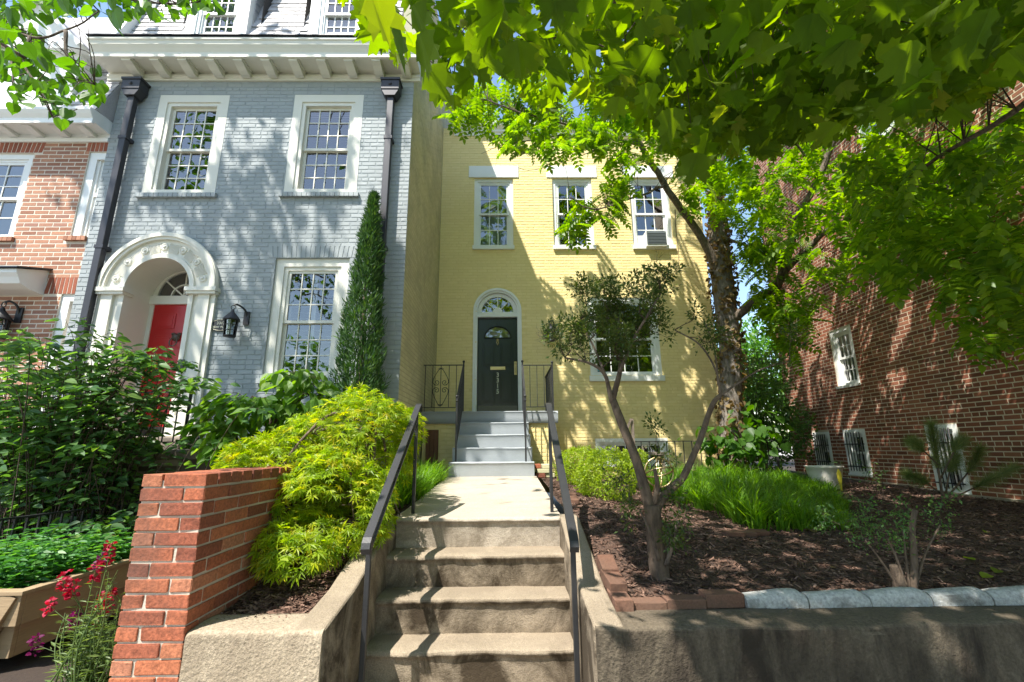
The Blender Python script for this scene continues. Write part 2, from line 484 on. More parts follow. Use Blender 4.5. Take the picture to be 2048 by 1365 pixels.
def brickwork(wall, xf, u0, u1, v0, v1, mat, openings=(), inside=None, proud=.006, header_every=6, singles=300, phase=0., soldiers=(), soldier_mat=None, visible=None):
    """real bricks in courses on a wall: those that show largest are objects, the rest one joined part"""
    B = []; rr = random.Random(int(abs(u0) * 100) + 3)
    nrow = int((v1 - v0) / (BR_H + BR_J))
    ops = list(openings) + [s[:4] for s in soldiers]
    for r in range(nrow):
        z0 = v0 + r * (BR_H + BR_J); z1 = z0 + BR_H; zc = (z0 + z1) / 2
        head = header_every and (r % header_every == header_every - 1)
        L = .098 if head else BR_L
        step = L + BR_J
        u = u0 - step * (.5 if r % 2 else 0) - (phase if not head else 0)
        cuts = sorted((a, b) for a, b, c, d in ops if c < zc < d)
        while u < u1:
            a, b = max(u, u0), min(u + L, u1)
            segs = [(a, b)] if b - a > .02 else []
            for ca, cb in cuts:
                nx = []
                for s, e in segs:
                    if e <= ca or s >= cb: nx.append((s, e)); continue
                    if ca - s > .025: nx.append((s, ca - .004))
                    if e - cb > .025: nx.append((cb + .004, e))
                segs = nx
            for s, e in segs:
                if inside and not inside((s + e) / 2, zc): continue
                B.append((s, e, z0, z1, e - s > L - .001, head))
            u += step
    S = []
    for (a, b, c, d, splay) in soldiers:
        n = max(2, round((b - a) / .068)); w = (b - a) / n
        for i in range(n):
            t = (i + .5) / n - .5
            S.append((a + i * w, w - .009, c + .004, d - .004, t * splay))
    arr = np.array([((a + b) / 2, 0, (c + d) / 2) for a, b, c, d, _, _ in B])
    W = np.array(xf)[:3, :]
    P = arr @ W[:, :3].T + W[:, 3]
    x, y, z = project(P)
    ok = (x > 5) & (x < 2043) & (y > 5) & (y < 1360) & (z > .3) & np.array([b[4] for b in B])
    if visible: ok &= np.array([visible(px, py) for px, py in zip(x, y)])
    cosv = np.abs((P - np.array(CAM_P)) @ (W[:, :3] @ np.array([0, 1, 0]))) / np.linalg.norm(P - np.array(CAM_P), axis=1)
    score = np.where(ok, cosv / z ** 2, -1)
    order = np.argsort(-score)[:singles]
    chosen = set(int(i) for i in order if score[i] > 0)
    protos = {}
    for i in sorted(chosen):
        a, b, c, d, full, head = B[i]
        key = (head, i % 4)
        if key not in protos:
            protos[key] = brick_proto('brick', .098 if head else BR_L, BR_H, proud, mat, xf, 10 * head + i % 4)
        o = bpy.data.objects.new('brick', protos[key]); COL.objects.link(o)
        o.parent = wall; o.location = P[i]
    V = []; n = 0
    rg = np.random.default_rng(len(B))
    rest = [B[i] for i in range(len(B)) if i not in chosen]
    e = .0035
    rows = [(a, b, c, d, 0.) for a, b, c, d, _, _ in rest]
    if rows:
        A = np.array(rows); k = len(A)
        j = rg.uniform(-1, 1, (k, 12)) * (.0015 if proud > .0035 else .0007)
        a, b, c, d = A[:, 0], A[:, 1], A[:, 2], A[:, 3]; o = np.full(k, .004)
        base = [np.stack(q, 1) for q in ((a, o, c), (b, o, c), (b, o, d), (a, o, d))]
        fr = [np.stack(q, 1) for q in ((a + e + j[:, 0], -proud + j[:, 1], c + e + j[:, 2]), (b - e + j[:, 3], -proud + j[:, 4], c + e + j[:, 5]),
                                      (b - e + j[:, 6], -proud + j[:, 7], d - e + j[:, 8]), (a + e + j[:, 9], -proud + j[:, 10], d - e + j[:, 11]))]
        V = np.stack(base + fr, 1).reshape(-1, 3)
        V = V @ W[:, :3].T + W[:, 3]
        fl = np.array([(4, 5, 6, 7), (0, 1, 5, 4), (1, 2, 6, 5), (2, 3, 7, 6), (3, 0, 4, 7)])
        loops = (np.arange(k)[:, None, None] * 8 + fl[None]).ravel()
        me = raw_mesh('brickwork', V, loops, np.arange(k * 5) * 4, np.full(k * 5, 4))
        o = link('brickwork', me, wall, mat); o['kind'] = 'stuff'
    for (a, w, c, d, sp) in S:
        me = bpy.data.meshes.new('lintel_brick')
        vs = [(a, .004, c), (a + w, .004, c), (a + w + sp, .004, d), (a + sp, .004, d)]
        vs += [(vx + (.003 if q in (0, 3) else -.003), -proud - .001, vz + (.003 if q < 2 else -.003)) for q, (vx, _, vz) in enumerate(vs)]
        me.from_pydata([tuple(xf @ Vector(v)) for v in vs], [], [(4, 5, 6, 7), (0, 1, 5, 4), (1, 2, 6, 5), (2, 3, 7, 6), (3, 0, 4, 7)])
        link('brick', me, wall, soldier_mat or mat)

def window(parent, xf, u0, u1, v0, v1, cols, rup, rdn, casing=.07, proud=.015, wood='white_paint', sill=.06, sill_out=.05, sill_ext=.06,
           blind=None, room='room_dark', glass='glass', split=None, recess=.05, room_depth=.8, sill_mat=None, hood=True, bars=False):
    """double-hung window in its opening; the casing mesh is the part, sashes, panes, sill and blind are its sub-parts"""
    m = MB(); y0, y1 = -proud, recess + .09
    m.box(u0, u0 + casing, y0, y1, v0, v1); m.box(u1 - casing, u1, y0, y1, v0, v1)
    m.box(u0 + casing, u1 - casing, y0, y1, v1 - casing, v1); m.box(u0 + casing, u1 - casing, y0, y1, v0, v0 + casing * .6)
    b = casing * .45                                          # inner bead
    m.box(u0 + casing, u0 + casing + b, y0 + .02, y1, v0 + casing * .6, v1 - casing)
    m.box(u1 - casing - b, u1 - casing, y0 + .02, y1, v0 + casing * .6, v1 - casing)
    m.box(u0 + casing + b, u1 - casing - b, y0 + .02, y1, v1 - casing - b, v1 - casing)
    w = build_xf(m, xf, 'window', M[wood], parent)
    a, c = u0 + casing + b, u1 - casing - b
    lo, hi = v0 + casing * .6, v1 - casing - b
    mid = lo + (hi - lo) * (split if split else .5)
    sashes = [(mid - .015, hi, recess, rup)] + ([(lo, mid + .02, recess + .035, rdn)] if rdn else [])
    if not rdn: sashes = [(lo, hi, recess, rup)]
    for (s0, s1, d, rows) in sashes:
        st = .042; t = .03
        m = MB()
        m.box(a, a + st, d, d + t, s0, s1); m.box(c - st, c, d, d + t, s0, s1)
        m.box(a + st, c - st, d, d + t, s0, s0 + st); m.box(a + st, c - st, d, d + t, s1 - st, s1)
        sash = build_xf(m, xf, 'sash', M[wood], w)
        ga, gc, g0, g1 = a + st, c - st, s0 + st, s1 - st
        m = MB(); mw = .016
        for i in range(1, cols):
            x = ga + (gc - ga) * i / cols; m.box(x - mw / 2, x + mw / 2, d + .004, d + t - .004, g0, g1)
        for j in range(1, rows):
            z = g0 + (g1 - g0) * j / rows
            for i in range(cols):
                xa = ga + (gc - ga) * i / cols + (mw / 2 if i else 0); xb = ga + (gc - ga) * (i + 1) / cols - (mw / 2 if i < cols - 1 else 0)
                m.box(xa, xb, d + .004, d + t - .004, z - mw / 2, z + mw / 2)
        if m.v: build_xf(m, xf, 'muntin_grid', M[wood], w)
        for i in range(cols):
            for j in range(rows):
                xa, xb = ga + (gc - ga) * i / cols, ga + (gc - ga) * (i + 1) / cols
                za, zb = g0 + (g1 - g0) * j / rows, g0 + (g1 - g0) * (j + 1) / rows
                t1, t2 = random.uniform(-.0016, .0016), random.uniform(-.0016, .0016)
                m = MB(); yy = d + .016
                m.add([(xa, yy + t1, za), (xb, yy - t1, za), (xb, yy - t1 + t2, zb), (xa, yy + t1 + t2, zb)], [(0, 1, 2, 3)])
                build_xf(m, xf, 'pane', M[glass], w)
    if sill:
        m = MB(); m.prism([(-proud - sill_out, v0 - sill), (.06, v0 - sill), (.06, v0 + .012), (-proud - sill_out, v0 - .004)], 'x', u0 - sill_ext, u1 + sill_ext)
        build_xf(m, xf, 'sill', M[sill_mat or wood], w)
    if blind:
        m = MB(); z = lo + .02
        pitch = .045 if blind == 'blind' else .09
        while z < hi:
            dz = .012 if blind == 'blind' else .03
            m.add([(a, y1 + .02, z), (c, y1 + .02, z), (c, y1 + .02 + pitch * .75, z + dz), (a, y1 + .02 + pitch * .75, z + dz)], [(0, 1, 2, 3)])
            z += pitch
        if blind == 'shutter':
            for k in (0, .5, 1):
                x = a + (c - a) * k; m.box(max(a, x - .04), min(c, x + .04), y1 + .015, y1 + .035, lo, hi)
        build_xf(m, xf, blind + '_slats', M[blind], w)
    m = MB(); D = y1 + room_depth
    m.add([(u0 - .3, y1 + .001, v0 - .3), (u1 + .3, y1 + .001, v0 - .3), (u1 + .3, y1 + .001, v1 + .3), (u0 - .3, y1 + .001, v1 + .3),
           (u0 - .3, D, v0 - .3), (u1 + .3, D, v0 - .3), (u1 + .3, D, v1 + .3), (u0 - .3, D, v1 + .3)],
          [(4, 5, 6, 7), (0, 1, 5, 4), (1, 2, 6, 5), (2, 3, 7, 6), (3, 0, 4, 7)])
    build_xf(m, xf, 'room', M[room], w)
    if bars:
        m = MB()
        for k in range(6):
            x = u0 + casing + (u1 - u0 - 2 * casing) * (k + .5) / 6
            m.tube([(x, -proud - .03, v0 + .05), (x, -proud - .03, v1 - .05)], .008, 6)
        for z in (v0 + .12, v1 - .28):
            m.box(u0 + .02, u1 - .02, -proud - .04, -proud - .028, z, z + .02)
        build_xf(m, xf, 'window_bars', M['black_iron'], w)
    return w

def text_mesh(body, size, depth, font_scale=(1, 1), align='CENTER'):
    cu = bpy.data.curves.new('txt', 'FONT'); cu.body = body; cu.size = size; cu.extrude = depth
    cu.align_x = align; cu.align_y = 'CENTER'; cu.resolution_u = 3
    ob = bpy.data.objects.new('txt', cu)
    COL.objects.link(ob)
    bpy.context.view_layer.update()
    me = bpy.data.meshes.new_from_object(ob.evaluated_get(bpy.context.evaluated_depsgraph_get()))
    bpy.data.objects.remove(ob); bpy.data.curves.remove(cu)
    me.transform(Matrix.Rotation(math.pi / 2, 4, 'X') @ Matrix.Diagonal((font_scale[0], font_scale[1], 1, 1)))
    me.materials.clear()
    return me

# ------------------------------------------------------------------ ground
def garden_z(x, y):
    """height of the planted ground between the retaining walls and the houses"""
    t = min(max((y - 2.55) / 1.5, 0), 1); t = t * t * (3 - 2 * t)
    base = .735 + .035 * max(0, y - 2.55)
    if x > 0:
        w = math.exp(-((x - .5) / 1.1) ** 2) if x > .5 else 1
        z = base + t * .25 * w
        if x > 5.4: z -= .02 * (x - 5.4)
    else:
        z = base + t * .25
    return z + .018 * math.sin(3.1 * x + 1.3 * y) * math.sin(2.3 * y - x) * t
def grid_sheet(name, mat, x0, x1, y0, y1, nx, ny, zf, parent=None):
    V = [(x0 + (x1 - x0) * i / nx, y0 + (y1 - y0) * j / ny, 0) for j in range(ny + 1) for i in range(nx + 1)]
    V = [(x, y, zf(x, y)) for x, y, _ in V]
    Fs = [(j * (nx + 1) + i, j * (nx + 1) + i + 1, (j + 1) * (nx + 1) + i + 1, (j + 1) * (nx + 1) + i) for j in range(ny) for i in range(nx)]
    m = MB(); m.add(V, Fs, True)
    return m.build(name, mat, parent)
structure(MB().add([(-600, -600, -.16), (600, -600, -.16), (600, 600, -.16), (-600, 600, -.16)], [(0, 1, 2, 3)]).build('ground', M['pavement']))
structure(MB().box(-40, 40, -11, -3.2, -.3, -.13).build('road', M['asphalt']))
structure(MB().box(-40, 40, -3.05, 2.75, -.3, 0).build('sidewalk', M['pavement']))
structure(MB().box(-40, 40, -3.2, -3.05, -.3, .005).build('kerb', M['edging_stone']))
structure(grid_sheet('garden_ground', M['mulch'], .50, 6.62, 2.46, 11.2, 60, 90, garden_z))
structure(grid_sheet('side_garden_ground', M['mulch'], -1.55, -.93, 2.46, 7.3, 12, 60, garden_z))
structure(grid_sheet('neighbour_garden_ground', M['soil'], -14, -1.6, 2.3, 6.3, 50, 24, lambda x, y: .32 + .03 * math.sin(3 * x) * math.sin(4 * y)))
structure(MB().box(6.7, 40, 2.4, 40, -.2, .70).build('neighbour_yard', M['soil']))
structure(MB().box(4.48, 6.7, 11.1, 40, -.2, .98).build('alley_ground', M['pavement']))

# mulch chips: nobody could count them
def chips(name, n, x0, x1, y0, y1, zf, seed):
    rg = np.random.default_rng(seed)
    u = rg.random(n) ** 1.3
    x = rg.uniform(x0, x1, n); y = y0 + (y1 - y0) * u
    z = np.array([zf(a, b) for a, b in zip(x, y)]) + rg.uniform(.0, .012, n)
    th = rg.uniform(0, 2 * np.pi, n); L = rg.uniform(.010, .034, n); Wd = rg.uniform(.003, .007, n)
    tl = rg.normal(0, .25, n); tw = rg.normal(0, .5, n)
    dx = np.stack([np.cos(th) * np.cos(tl), np.sin(th) * np.cos(tl), np.sin(tl)], 1) * L[:, None]
    dy = np.stack([-np.sin(th) * np.cos(tw), np.cos(th) * np.cos(tw), np.sin(tw)], 1) * Wd[:, None]
    c = np.stack([x, y, z], 1)
    V = np.stack([c - dx - dy, c + dx - dy * .6, c + dx + dy * .6, c - dx + dy], 1).reshape(-1, 3)
    me = raw_mesh(name, V, np.arange(4 * n), np.arange(n) * 4, np.full(n, 4))
    o = link(name, me, None, M['chip'])
    return o
tag(chips('mulch_chips', 42000, .52, 6.5, 2.50, 8.5, garden_z, 1), 'brown shredded bark mulch covering the right front bed', 'mulch', kind='stuff')
tag(chips('mulch_chips', 9000, -1.48, -.95, 2.50, 4.6, garden_z, 2), 'brown bark mulch between the brick wall and the steps', 'mulch', kind='stuff')
# ------------------------------------------------------------------ yellow house
YF = 9.45
def build_yellow():
    h = thing('row_house', (1.5, YF, 1.0), 'two-storey pale yellow painted brick house with black arched front door', 'house')
    xf = xf_front(YF); X0, X1 = -1.484, 4.48
    W = [(-.73, .165, 5.97, 7.69), (1.075, 1.99, 5.97, 7.69), (2.865, 3.78, 5.97, 7.69)]
    G = (1.76, 3.28, 3.03, 4.77); Bs = (1.79, 3.27, 1.24, 1.74)
    ac = (-.195, .515, 2.19, 4.45)
    rects = W + [G, Bs]
    wall = wall_panel('wall', xf, X0, X1, .7, 9.02, M['mortar_yellow'], h, rects, [ac])
    lint = [(a - .13, b + .13, d, d + .30) for a, b, c, d in W]
    def inside(u, v):
        du = abs(u - ac[0])
        if v < ac[3]: return not (du < ac[1] + .03 and v > 2.1)
        return math.hypot(du, v - ac[3]) > ac[1] + .03
    brickwork(wall, xf, X0, X1, .75, 9.0, M['yellow_brick'], rects + lint, inside, proud=.0048, header_every=6)
    # right flank, rear and roof
    xr = Matrix.Translation((X1, 0, 0)) @ Matrix.Rotation(math.pi / 2, 4, 'Z')
    side = wall_panel('wall', xr, YF, YF + 7, .7, 8.83, M['mortar_yellow'], h)
    brickwork(side, xr, YF, YF + 7, .75, 8.83, M['yellow_brick'], singles=0)
    MB().box(X0, X1, YF + 6.9, YF + 7, .7, 8.83).build('rear_wall', M['yellow_brick'], h)
    MB().box(X0 + .003, X1 + .1, YF + .02, YF + 7, 8.835, 9.03).build('roof', M['dark_metal'], h)
    m = MB(); pr = [(-.005, 8.80), (-.03, 8.80), (-.04, 8.86), (-.07, 8.88), (-.075, 8.93), (-.12, 8.97), (-.17, 9.0), (-.185, 9.06), (-.19, 9.1), (-.005, 9.12)]
    m.prism([(YF + a, b) for a, b in pr][::-1], 'x', -1.22, X1 + .16)
    m.build('cornice', M['white_paint'], h)
    for a, b, c, d in lint:
        MB().box(a, b, YF - .022, YF + .02, c + .002, d).build('lintel', M['white_paint'], h, .004)
    looks = [dict(room='room_pale', glass='glass_bright'), dict(glass='glass_bright'), dict(glass='glass_bright')]
    for (a, b, c, d), kw in zip(W, looks):
        window(h, xf, a, b, c, d, 3, 2, 2, casing=.075, proud=-.045, sill=.09, sill_out=.11, sill_ext=.02, recess=.08, **kw)
    gw = window(h, xf, *G, 4, 2, 2, casing=.09, proud=-.02, sill=.12, sill_out=.07, sill_ext=.03, recess=.06, split=.48, room='room_dark')
    m = MB(); c0 = onY(1199, 739, YF + .08)
    m.lathe([(0, .002), (.045, .002), (.045, -.002), (0, -.002)], (c0.x, c0.y, c0.z), 14, 'y')
    m.build('sticker', M['sticker'], gw)
    window(h, xf, *Bs, 5, 1, 0, casing=.075, proud=.0, sill=.05, sill_out=.05, recess=.06)
    # door surround: white arched frame
    cx, hw, z0, zs = ac
    def ring(m, r0, r1, y0, y1, n=28):
        o = [(cx + r1 * math.cos(t), zs + r1 * math.sin(t)) for t in [math.pi * i / n for i in range(n + 1)]]
        i_ = [(cx + r0 * math.cos(t), zs + r0 * math.sin(t)) for t in [math.pi * i / n for i in range(n + 1)]]
        for k in range(n):
            q = [o[k], o[k + 1], i_[k + 1], i_[k]]
            m.add([(u, y0, v) for u, v in q] + [(u, y1, v) for u, v in q], [(0, 1, 2, 3), (7, 6, 5, 4), (0, 4, 5, 1), (2, 6, 7, 3)])
        for sx in (-1, 1):
            a, b = sorted((cx + sx * r0, cx + sx * r1)); m.box(a, b, y0, y1, z0, zs)
    m = MB(); ring(m, hw - .045, hw + .005, YF - .035, YF + .05); ring(m, hw - .085, hw - .045, YF - .005, YF + .12)
    fr = m.build('door_frame', M['white_paint'], h)
    MB().box(cx - .44, cx + .44, YF + .03, YF + .16, 4.335, 4.42).build('transom_bar', M['white_paint'], fr)
    m = MB(); P = [(cx - .43, 4.421)] + arc(cx, 4.44, .435, 180, 0, 24) + [(cx + .43, 4.421)]
    I = arc(cx, 4.45, .345, 180, 0, 24)
    for k in range(24):
        o0, o1, i0, i1 = arc(cx, 4.44, .435, 180, 0, 24)[k], arc(cx, 4.44, .435, 180, 0, 24)[k + 1], I[k], I[k + 1]
        q = [o0, o1, i1, i0]
        m.add([(u, YF + .06, v) for u, v in q] + [(u, YF + .12, v) for u, v in q], [(3, 2, 1, 0), (4, 5, 6, 7), (3, 7, 6, 2)])
    m.box(cx - .345, cx + .345, YF + .06, YF + .12, 4.421, 4.452)
    m.box(cx - .43, cx - .345, YF + .06, YF + .12, 4.421, 4.452); m.box(cx + .345, cx + .43, YF + .06, YF + .12, 4.421, 4.452)
    hub = arc(cx, 4.452, .105, 180, 0, 14); m.prism([(u, v) for u, v in hub][::-1], 'y', YF + .055, YF + .10)
    for a in (45, 90, 135):
        r = math.radians(a)
        m.bar((cx + .1 * math.cos(r), YF + .085, 4.452 + .1 * math.sin(r)), (cx + .35 * math.cos(r), YF + .085, 4.452 + .35 * math.sin(r)), .018, .03, (0, 1, 0))
    fan = m.build('fanlight', M['white_paint'], h)
    for k in range(4):
        A = [(cx, 4.45)] + arc(cx, 4.45, .35, 45 * k, 45 * k + 45, 6)
        t = random.uniform(-.003, .003)
        MB().add([(u, YF + .095 + t * (u - cx) * 10, v) for u, v in A], [tuple(range(len(A)))]).build('pane', M['glass_bright'], fan)
    MB().add([(cx - .5, YF + .5, 4.3), (cx + .5, YF + .5, 4.3), (cx + .5, YF + .5, 5), (cx - .5, YF + .5, 5)], [(0, 1, 2, 3)]).build('hall', M['room_dark'], fan)
    # the door
    dx0, dx1, d0, d1, dy = cx - .428, cx + .432, 2.2, 4.334, YF + .13
    m = MB()
    al = arc(cx, 3.885, .285, 180, 0, 20, .255)
    m.box(dx0, dx1, dy, dy + .04, d0, 3.885)
    m.box(dx0, cx - .285, dy, dy + .04, 3.885, d1); m.box(cx + .285, dx1, dy, dy + .04, 3.885, d1)
    for k in range(20):
        (a, b), (c, d) = al[k], al[k + 1]
        m.add([(a, dy, b), (c, dy, d), (c, dy, d1), (a, dy, d1)], [(0, 1, 2, 3)])
    door = m.build('front_door', M['door_black'], h)
    for u in (cx - .19, cx + .19):
        for a, b, hw2 in ((3.26, 3.78, .135), (2.5, 3.17, .135)):
            m = MB(); m.box(u - hw2, u + hw2, dy - .012, dy + .001, a, b)
            m.box(u - hw2 + .035, u + hw2 - .035, dy - .024, dy - .01, a + .04, b - .04)
            m.build('panel', M['door_black'], door, .006)
    m = MB(); 
    for k in range(20):
        (a, b), (c, d) = al[k], al[k + 1]
        m.tube([(a, dy - .004, b), (c, dy - .004, d)], .014, 6)
    m.tube([(cx - .285, dy - .004, 3.885), (cx + .285, dy - .004, 3.885)], .014, 6)
    m.build('window_bead', M['door_black'], door)
    MB().add([(u, dy + .02, v) for u, v in al], [tuple(range(21))[::-1]]).build('pane', M['glass_bright'], door)
    MB().add([(cx - .35, dy + .3, 3.8), (cx + .35, dy + .3, 3.8), (cx + .35, dy + .3, 4.25), (cx - .35, dy + .3, 4.25)], [(0, 1, 2, 3)]).build('hall', M['curtain'], door)
    MB().box(cx - .41, cx + .415, dy - .006, dy + .001, d0 + .015, 2.43).build('kick_plate', M['brass_dull'], door)
    m = MB(); m.box(cx - .155, cx + .165, dy - .02, dy, 3.185, 3.255); m.box(cx - .13, cx + .14, dy - .026, dy - .018, 3.20, 3.24)
    m.build('letter_slot', M['brass'], door, .003)
    m = MB(); m.box(cx + .355, cx + .41, dy - .02, dy, 3.08, 3.36); m.tube([(cx + .383, dy - .05, 3.12), (cx + .383, dy - .05, 3.25), (cx + .383, dy - .015, 3.27)], .011, 8)
    m.lathe([(0, .03), (.02, .028), (.022, .01), (.02, 0)], (cx + .383, dy - .02, 3.32), 12, 'y')
    m.build('door_handle', M['brass'], door)
    m = MB(); m.lathe([(0, .03), (.024, .024), (.03, .0)], (cx, dy, 3.84), 12, 'y')
    m.tube([(cx, dy - .03, 3.83), (cx - .022, dy - .03, 3.78), (cx, dy - .034, 3.72), (cx + .022, dy - .03, 3.78), (cx, dy - .03, 3.83)], .008, 8)
    m.build('door_knocker', M['brass'], door)
    for k, ch in enumerate('3315'):
        me = text_mesh(ch, .135, .005)
        o = link('house_number', me, door, M['number_metal']); o.location = (cx + .003, dy - .008, 3.075 - k * .118)
    # rooms behind the door close off the light
    MB().box(cx - .7, cx + .7, YF + .75, YF + .8, 2, 5.1).build('hall_wall', M['room_dark'], h)
    return h
build_yellow()

def air_conditioner():
    t = thing('air_conditioner', (3.36, YF, 5.98), 'white window air conditioner under the raised sash of the yellow house', 'air conditioner')
    a, b, c, d = 3.12, 3.58, 5.90, 6.27; y0, y1 = YF - .16, YF + .16
    m = MB(); m.box(a, b, y0 + .02, y1, c, d); m.build('case', M['plastic_white'], t, .012)
    m = MB(); m.box(a + .012, b - .012, y0 + .004, y0 + .03, c + .05, d - .012); m.build('rear_grille', M['grille_dark'], t, .004)
    m = MB()
    for k in range(7):
        z = c + .08 + k * .036; m.box(a + .03, b - .03, y0 - .002, y0 + .006, z, z + .006)
    m.build('grille_fins', M['dark_metal'], t)
    m = MB(); m.box(2.95, a, YF + .10, YF + .115, 6.0, 6.27); m.box(b, 3.70, YF + .10, YF + .115, 6.0, 6.27)
    m.build('side_panel', M['plastic_white'], t)
air_conditioner()

def lantern(name, c, s, label, glow=False, wall_y=None):
    x, y, z = c
    t = thing(name, (x, y, z), label, 'lantern')
    m = MB(); m.lathe([(.02 * s, .27 * s), (.03 * s, .235 * s), (.12 * s, .13 * s), (.125 * s, .115 * s), (.1 * s, .11 * s)], c, 6)
    m.lathe([(0, -.13 * s), (.085 * s, -.13 * s), (.085 * s, -.11 * s), (.075 * s, -.105 * s)], c, 6)
    m.build('lantern_cap', M['black_iron'], t)
    m = MB()
    for k in range(6):
        a = math.pi / 3 * k
        m.bar((x + .082 * s * math.cos(a), y + .082 * s * math.sin(a), z - .12 * s), (x + .095 * s * math.cos(a), y + .095 * s * math.sin(a), z + .12 * s), .012 * s, .012 * s)
    for h in (-.04, .04):
        m.tube([(x + .088 * s * math.cos(math.pi / 3 * k), y + .088 * s * math.sin(math.pi / 3 * k), z + h * s) for k in range(7)], .005 * s, 5)
    m.build('lantern_cage', M['black_iron'], t)
    m = MB(); m.lathe([(.076 * s, -.11 * s), (.088 * s, .115 * s)], c, 6); m.build('lantern_glass', M['glass_bright'], t)
    m = MB(); m.lathe([(0, .06 * s), (.012 * s, .05 * s), (.014 * s, -.1 * s)], c, 8); m.build('candle_bulb', M['cream_paint'], t)
    m = MB(); ring_c = Vector((x, y, z + .31 * s))
    m.tube([ring_c + Vector((.03 * s * math.cos(a), 0, .035 * s * math.sin(a))) for a in [math.pi * 2 * k / 12 for k in range(13)]], .006 * s, 6)
    m.tube(spline([(x, y, z + .34 * s), (x + .04 * s, y + .03 * s, z + .36 * s), (x + .09 * s, wall_y - .06, z + .31 * s), (x + .1 * s, wall_y - .01, z + .2 * s)], 5), .014 * s, 8)
    m.box(x + .06 * s, x + .14 * s, wall_y - .03, wall_y - .008, z + .1 * s, z + .3 * s)
    m.build('bracket_arm', M['black_iron'], t)
lantern('wall_lantern', (.93, YF - .16, 3.86), .95, 'black wall lantern on yellow brick, half hidden by azalea branches', wall_y=YF)

# ------------------------------------------------------------------ blue-grey house
BF = 6.25
def build_blue():
    h = thing('row_house', (-3.8, BF, 1.0), 'grey-blue painted brick house with red door and slate mansard roof', 'house')
    xf = xf_front(BF); X0, X1 = -6.17, -1.484; cx, zs = -4.967, 3.822
    w1 = (-5.51, -4.41, 5.34, 7.10); w2 = (-3.375, -2.275, 5.35, 7.11); w3 = (-3.37, -2.295, 2.52, 4.30)
    ach = (cx, .83, 1.7, zs)
    rects = [w1, w2, w3]
    wall = wall_panel('wall', xf, X0, X1, .3, 7.42, M['mortar_blue'], h, rects, [ach], depth=.16)
    def inside(u, v):
        du = abs(u - cx)
        if v < zs: return not (du < .80 and v > 1.65)
        return math.hypot(du, v - zs) > .80
    sold = [(w3[0] - .1, w3[1] + .1, 4.30, 4.50, .06)]
    sills = [(a - .06, b + .06, c - .075, c) for a, b, c, d in rects]
    brickwork(wall, xf, X0, X1, .35, 7.36, M['blue_brick'], rects + sills, inside, proud=.0045, soldiers=sold, soldier_mat=M['blue_brick'],
              visible=lambda px, py: py < 700)
    # party wall that faces the yellow house
    xr = xf_right(X1); prof = [(6.275, 7.6), (6.34, 9.3), (6.85, 10.55), (8.3, 10.95), (9.7, 11.15), (17, 11.3)]
    top = lambda u: float(np.interp(u, [p[0] for p in prof], [p[1] for p in prof]))
    poly = [(BF + .025, .7), (17, .7)] + [(a, b) for a, b in prof[::-1]]
    m = MB(); m.prism([(a, b) for a, b in poly], 'x', X1 - .25, X1 - .001)
    pw = m.build('party_wall', M['mortar_olive'], h)
    brickwork(pw, xr, BF + .001, YF + .3, .75, 11.2, M['olive_brick'], (), lambda u, v: v < top(u) - .05, proud=.0034)
    MB().box(X0, X1 - .3, 16.9, 17, .7, 11).build('rear_wall', M['blue_brick'], h)
    m = MB(); m.prism([(BF + .025, .3), (17, .3)] + [(a, b) for a, b in prof[::-1]], 'x', X0 + .003, X0 + .2); m.build('side_wall', M['blue_brick'], h)
    # water table
    MB().prism([(BF - .001, 1.68), (BF - .001, .3), (BF - .10, .3), (BF - .10, 1.60), (BF - .05, 1.68)][::-1], 'x', -4.1, X1 + .004).build('water_table', M['blue_brick'], h)
    # windows
    for w, bl, nm in ((w1, 'blind', 4), (w2, 'blind', 4), (w3, 'shutter', 4)):
        ww = window(h, xf, *w, nm, 3, 3, casing=.13 if w is not w3 else .12, proud=.005 if w is not w3 else -.03, wood='cream_paint', sill=0, recess=.07, blind=bl, room='room_dark', split=.49, glass='glass_bright')
        a, b, c, d = w
        for k in range(17):
            u = a - .05 + (b - a + .1) * k / 17
            MB().box(u + .003, u + (b - a + .1) / 17 - .003, BF - .06, BF + .05, c - .07, c - .004).build('sill_brick', M['blue_brick'], ww)
    # cornice
    pr = [(0, 7.51), (-.03, 7.51), (-.035, 7.55), (-.05, 7.57), (-.05, 7.605), (-.015, 7.61), (-.015, 7.655), (-.33, 7.655), (-.33, 7.62), (-.38, 7.62), (-.38, 7.70),
          (-.41, 7.75), (-.44, 7.79), (-.45, 7.84), (-.47, 7.86), (-.47, 7.89), (0, 7.93)]
    dz = -.15
    m = MB(); m.prism([(BF + a, b + dz) for a, b in pr][::-1], 'x', X0 - .22, X1 + .10)
    co = m.build('cornice', M['cream_paint'], h)
    x = -5.93; 
    while x < -1.5:
        m = MB(); q = [(0, 7.535), (-.06, 7.535), (-.13, 7.55), (-.20, 7.575), (-.25, 7.585), (-.29, 7.59), (-.29, 7.65), (0, 7.65)]
        m.prism([(BF - .052 + a, b + dz) for a, b in q][::-1], 'x', x, x + .135)
        m.box(x - .012, x + .147, BF - .318, BF - .054, 7.625 + dz, 7.652 + dz)
        m.build('bracket', M['cream_paint'], co)
        x += .4275
    MB().box(X0 - .24, X1 + .12, BF - .49, BF - .2, 7.765, 7.78).build('gutter_edge', M['dark_metal'], co)
    # mansard
    ys, zs0, ye, ze = BF - .22, 7.782, BF + .55, 10.5
    m = MB(); m.prism([(ys, zs0), (BF + 1.2, zs0), (BF + 1.2, ze), (ye, ze)], 'x', X0 + .02, X1 - .26)
    roof = m.build('mansard_roof', M['slate'], h)
    m = MB(); m.prism([(ye, ze), (BF + 10, ze), (BF + 10, ze + .15), (ye - .05, ze + .15)], 'x', X0, X1 - .26); m.build('upper_roof', M['dark_metal'], h)
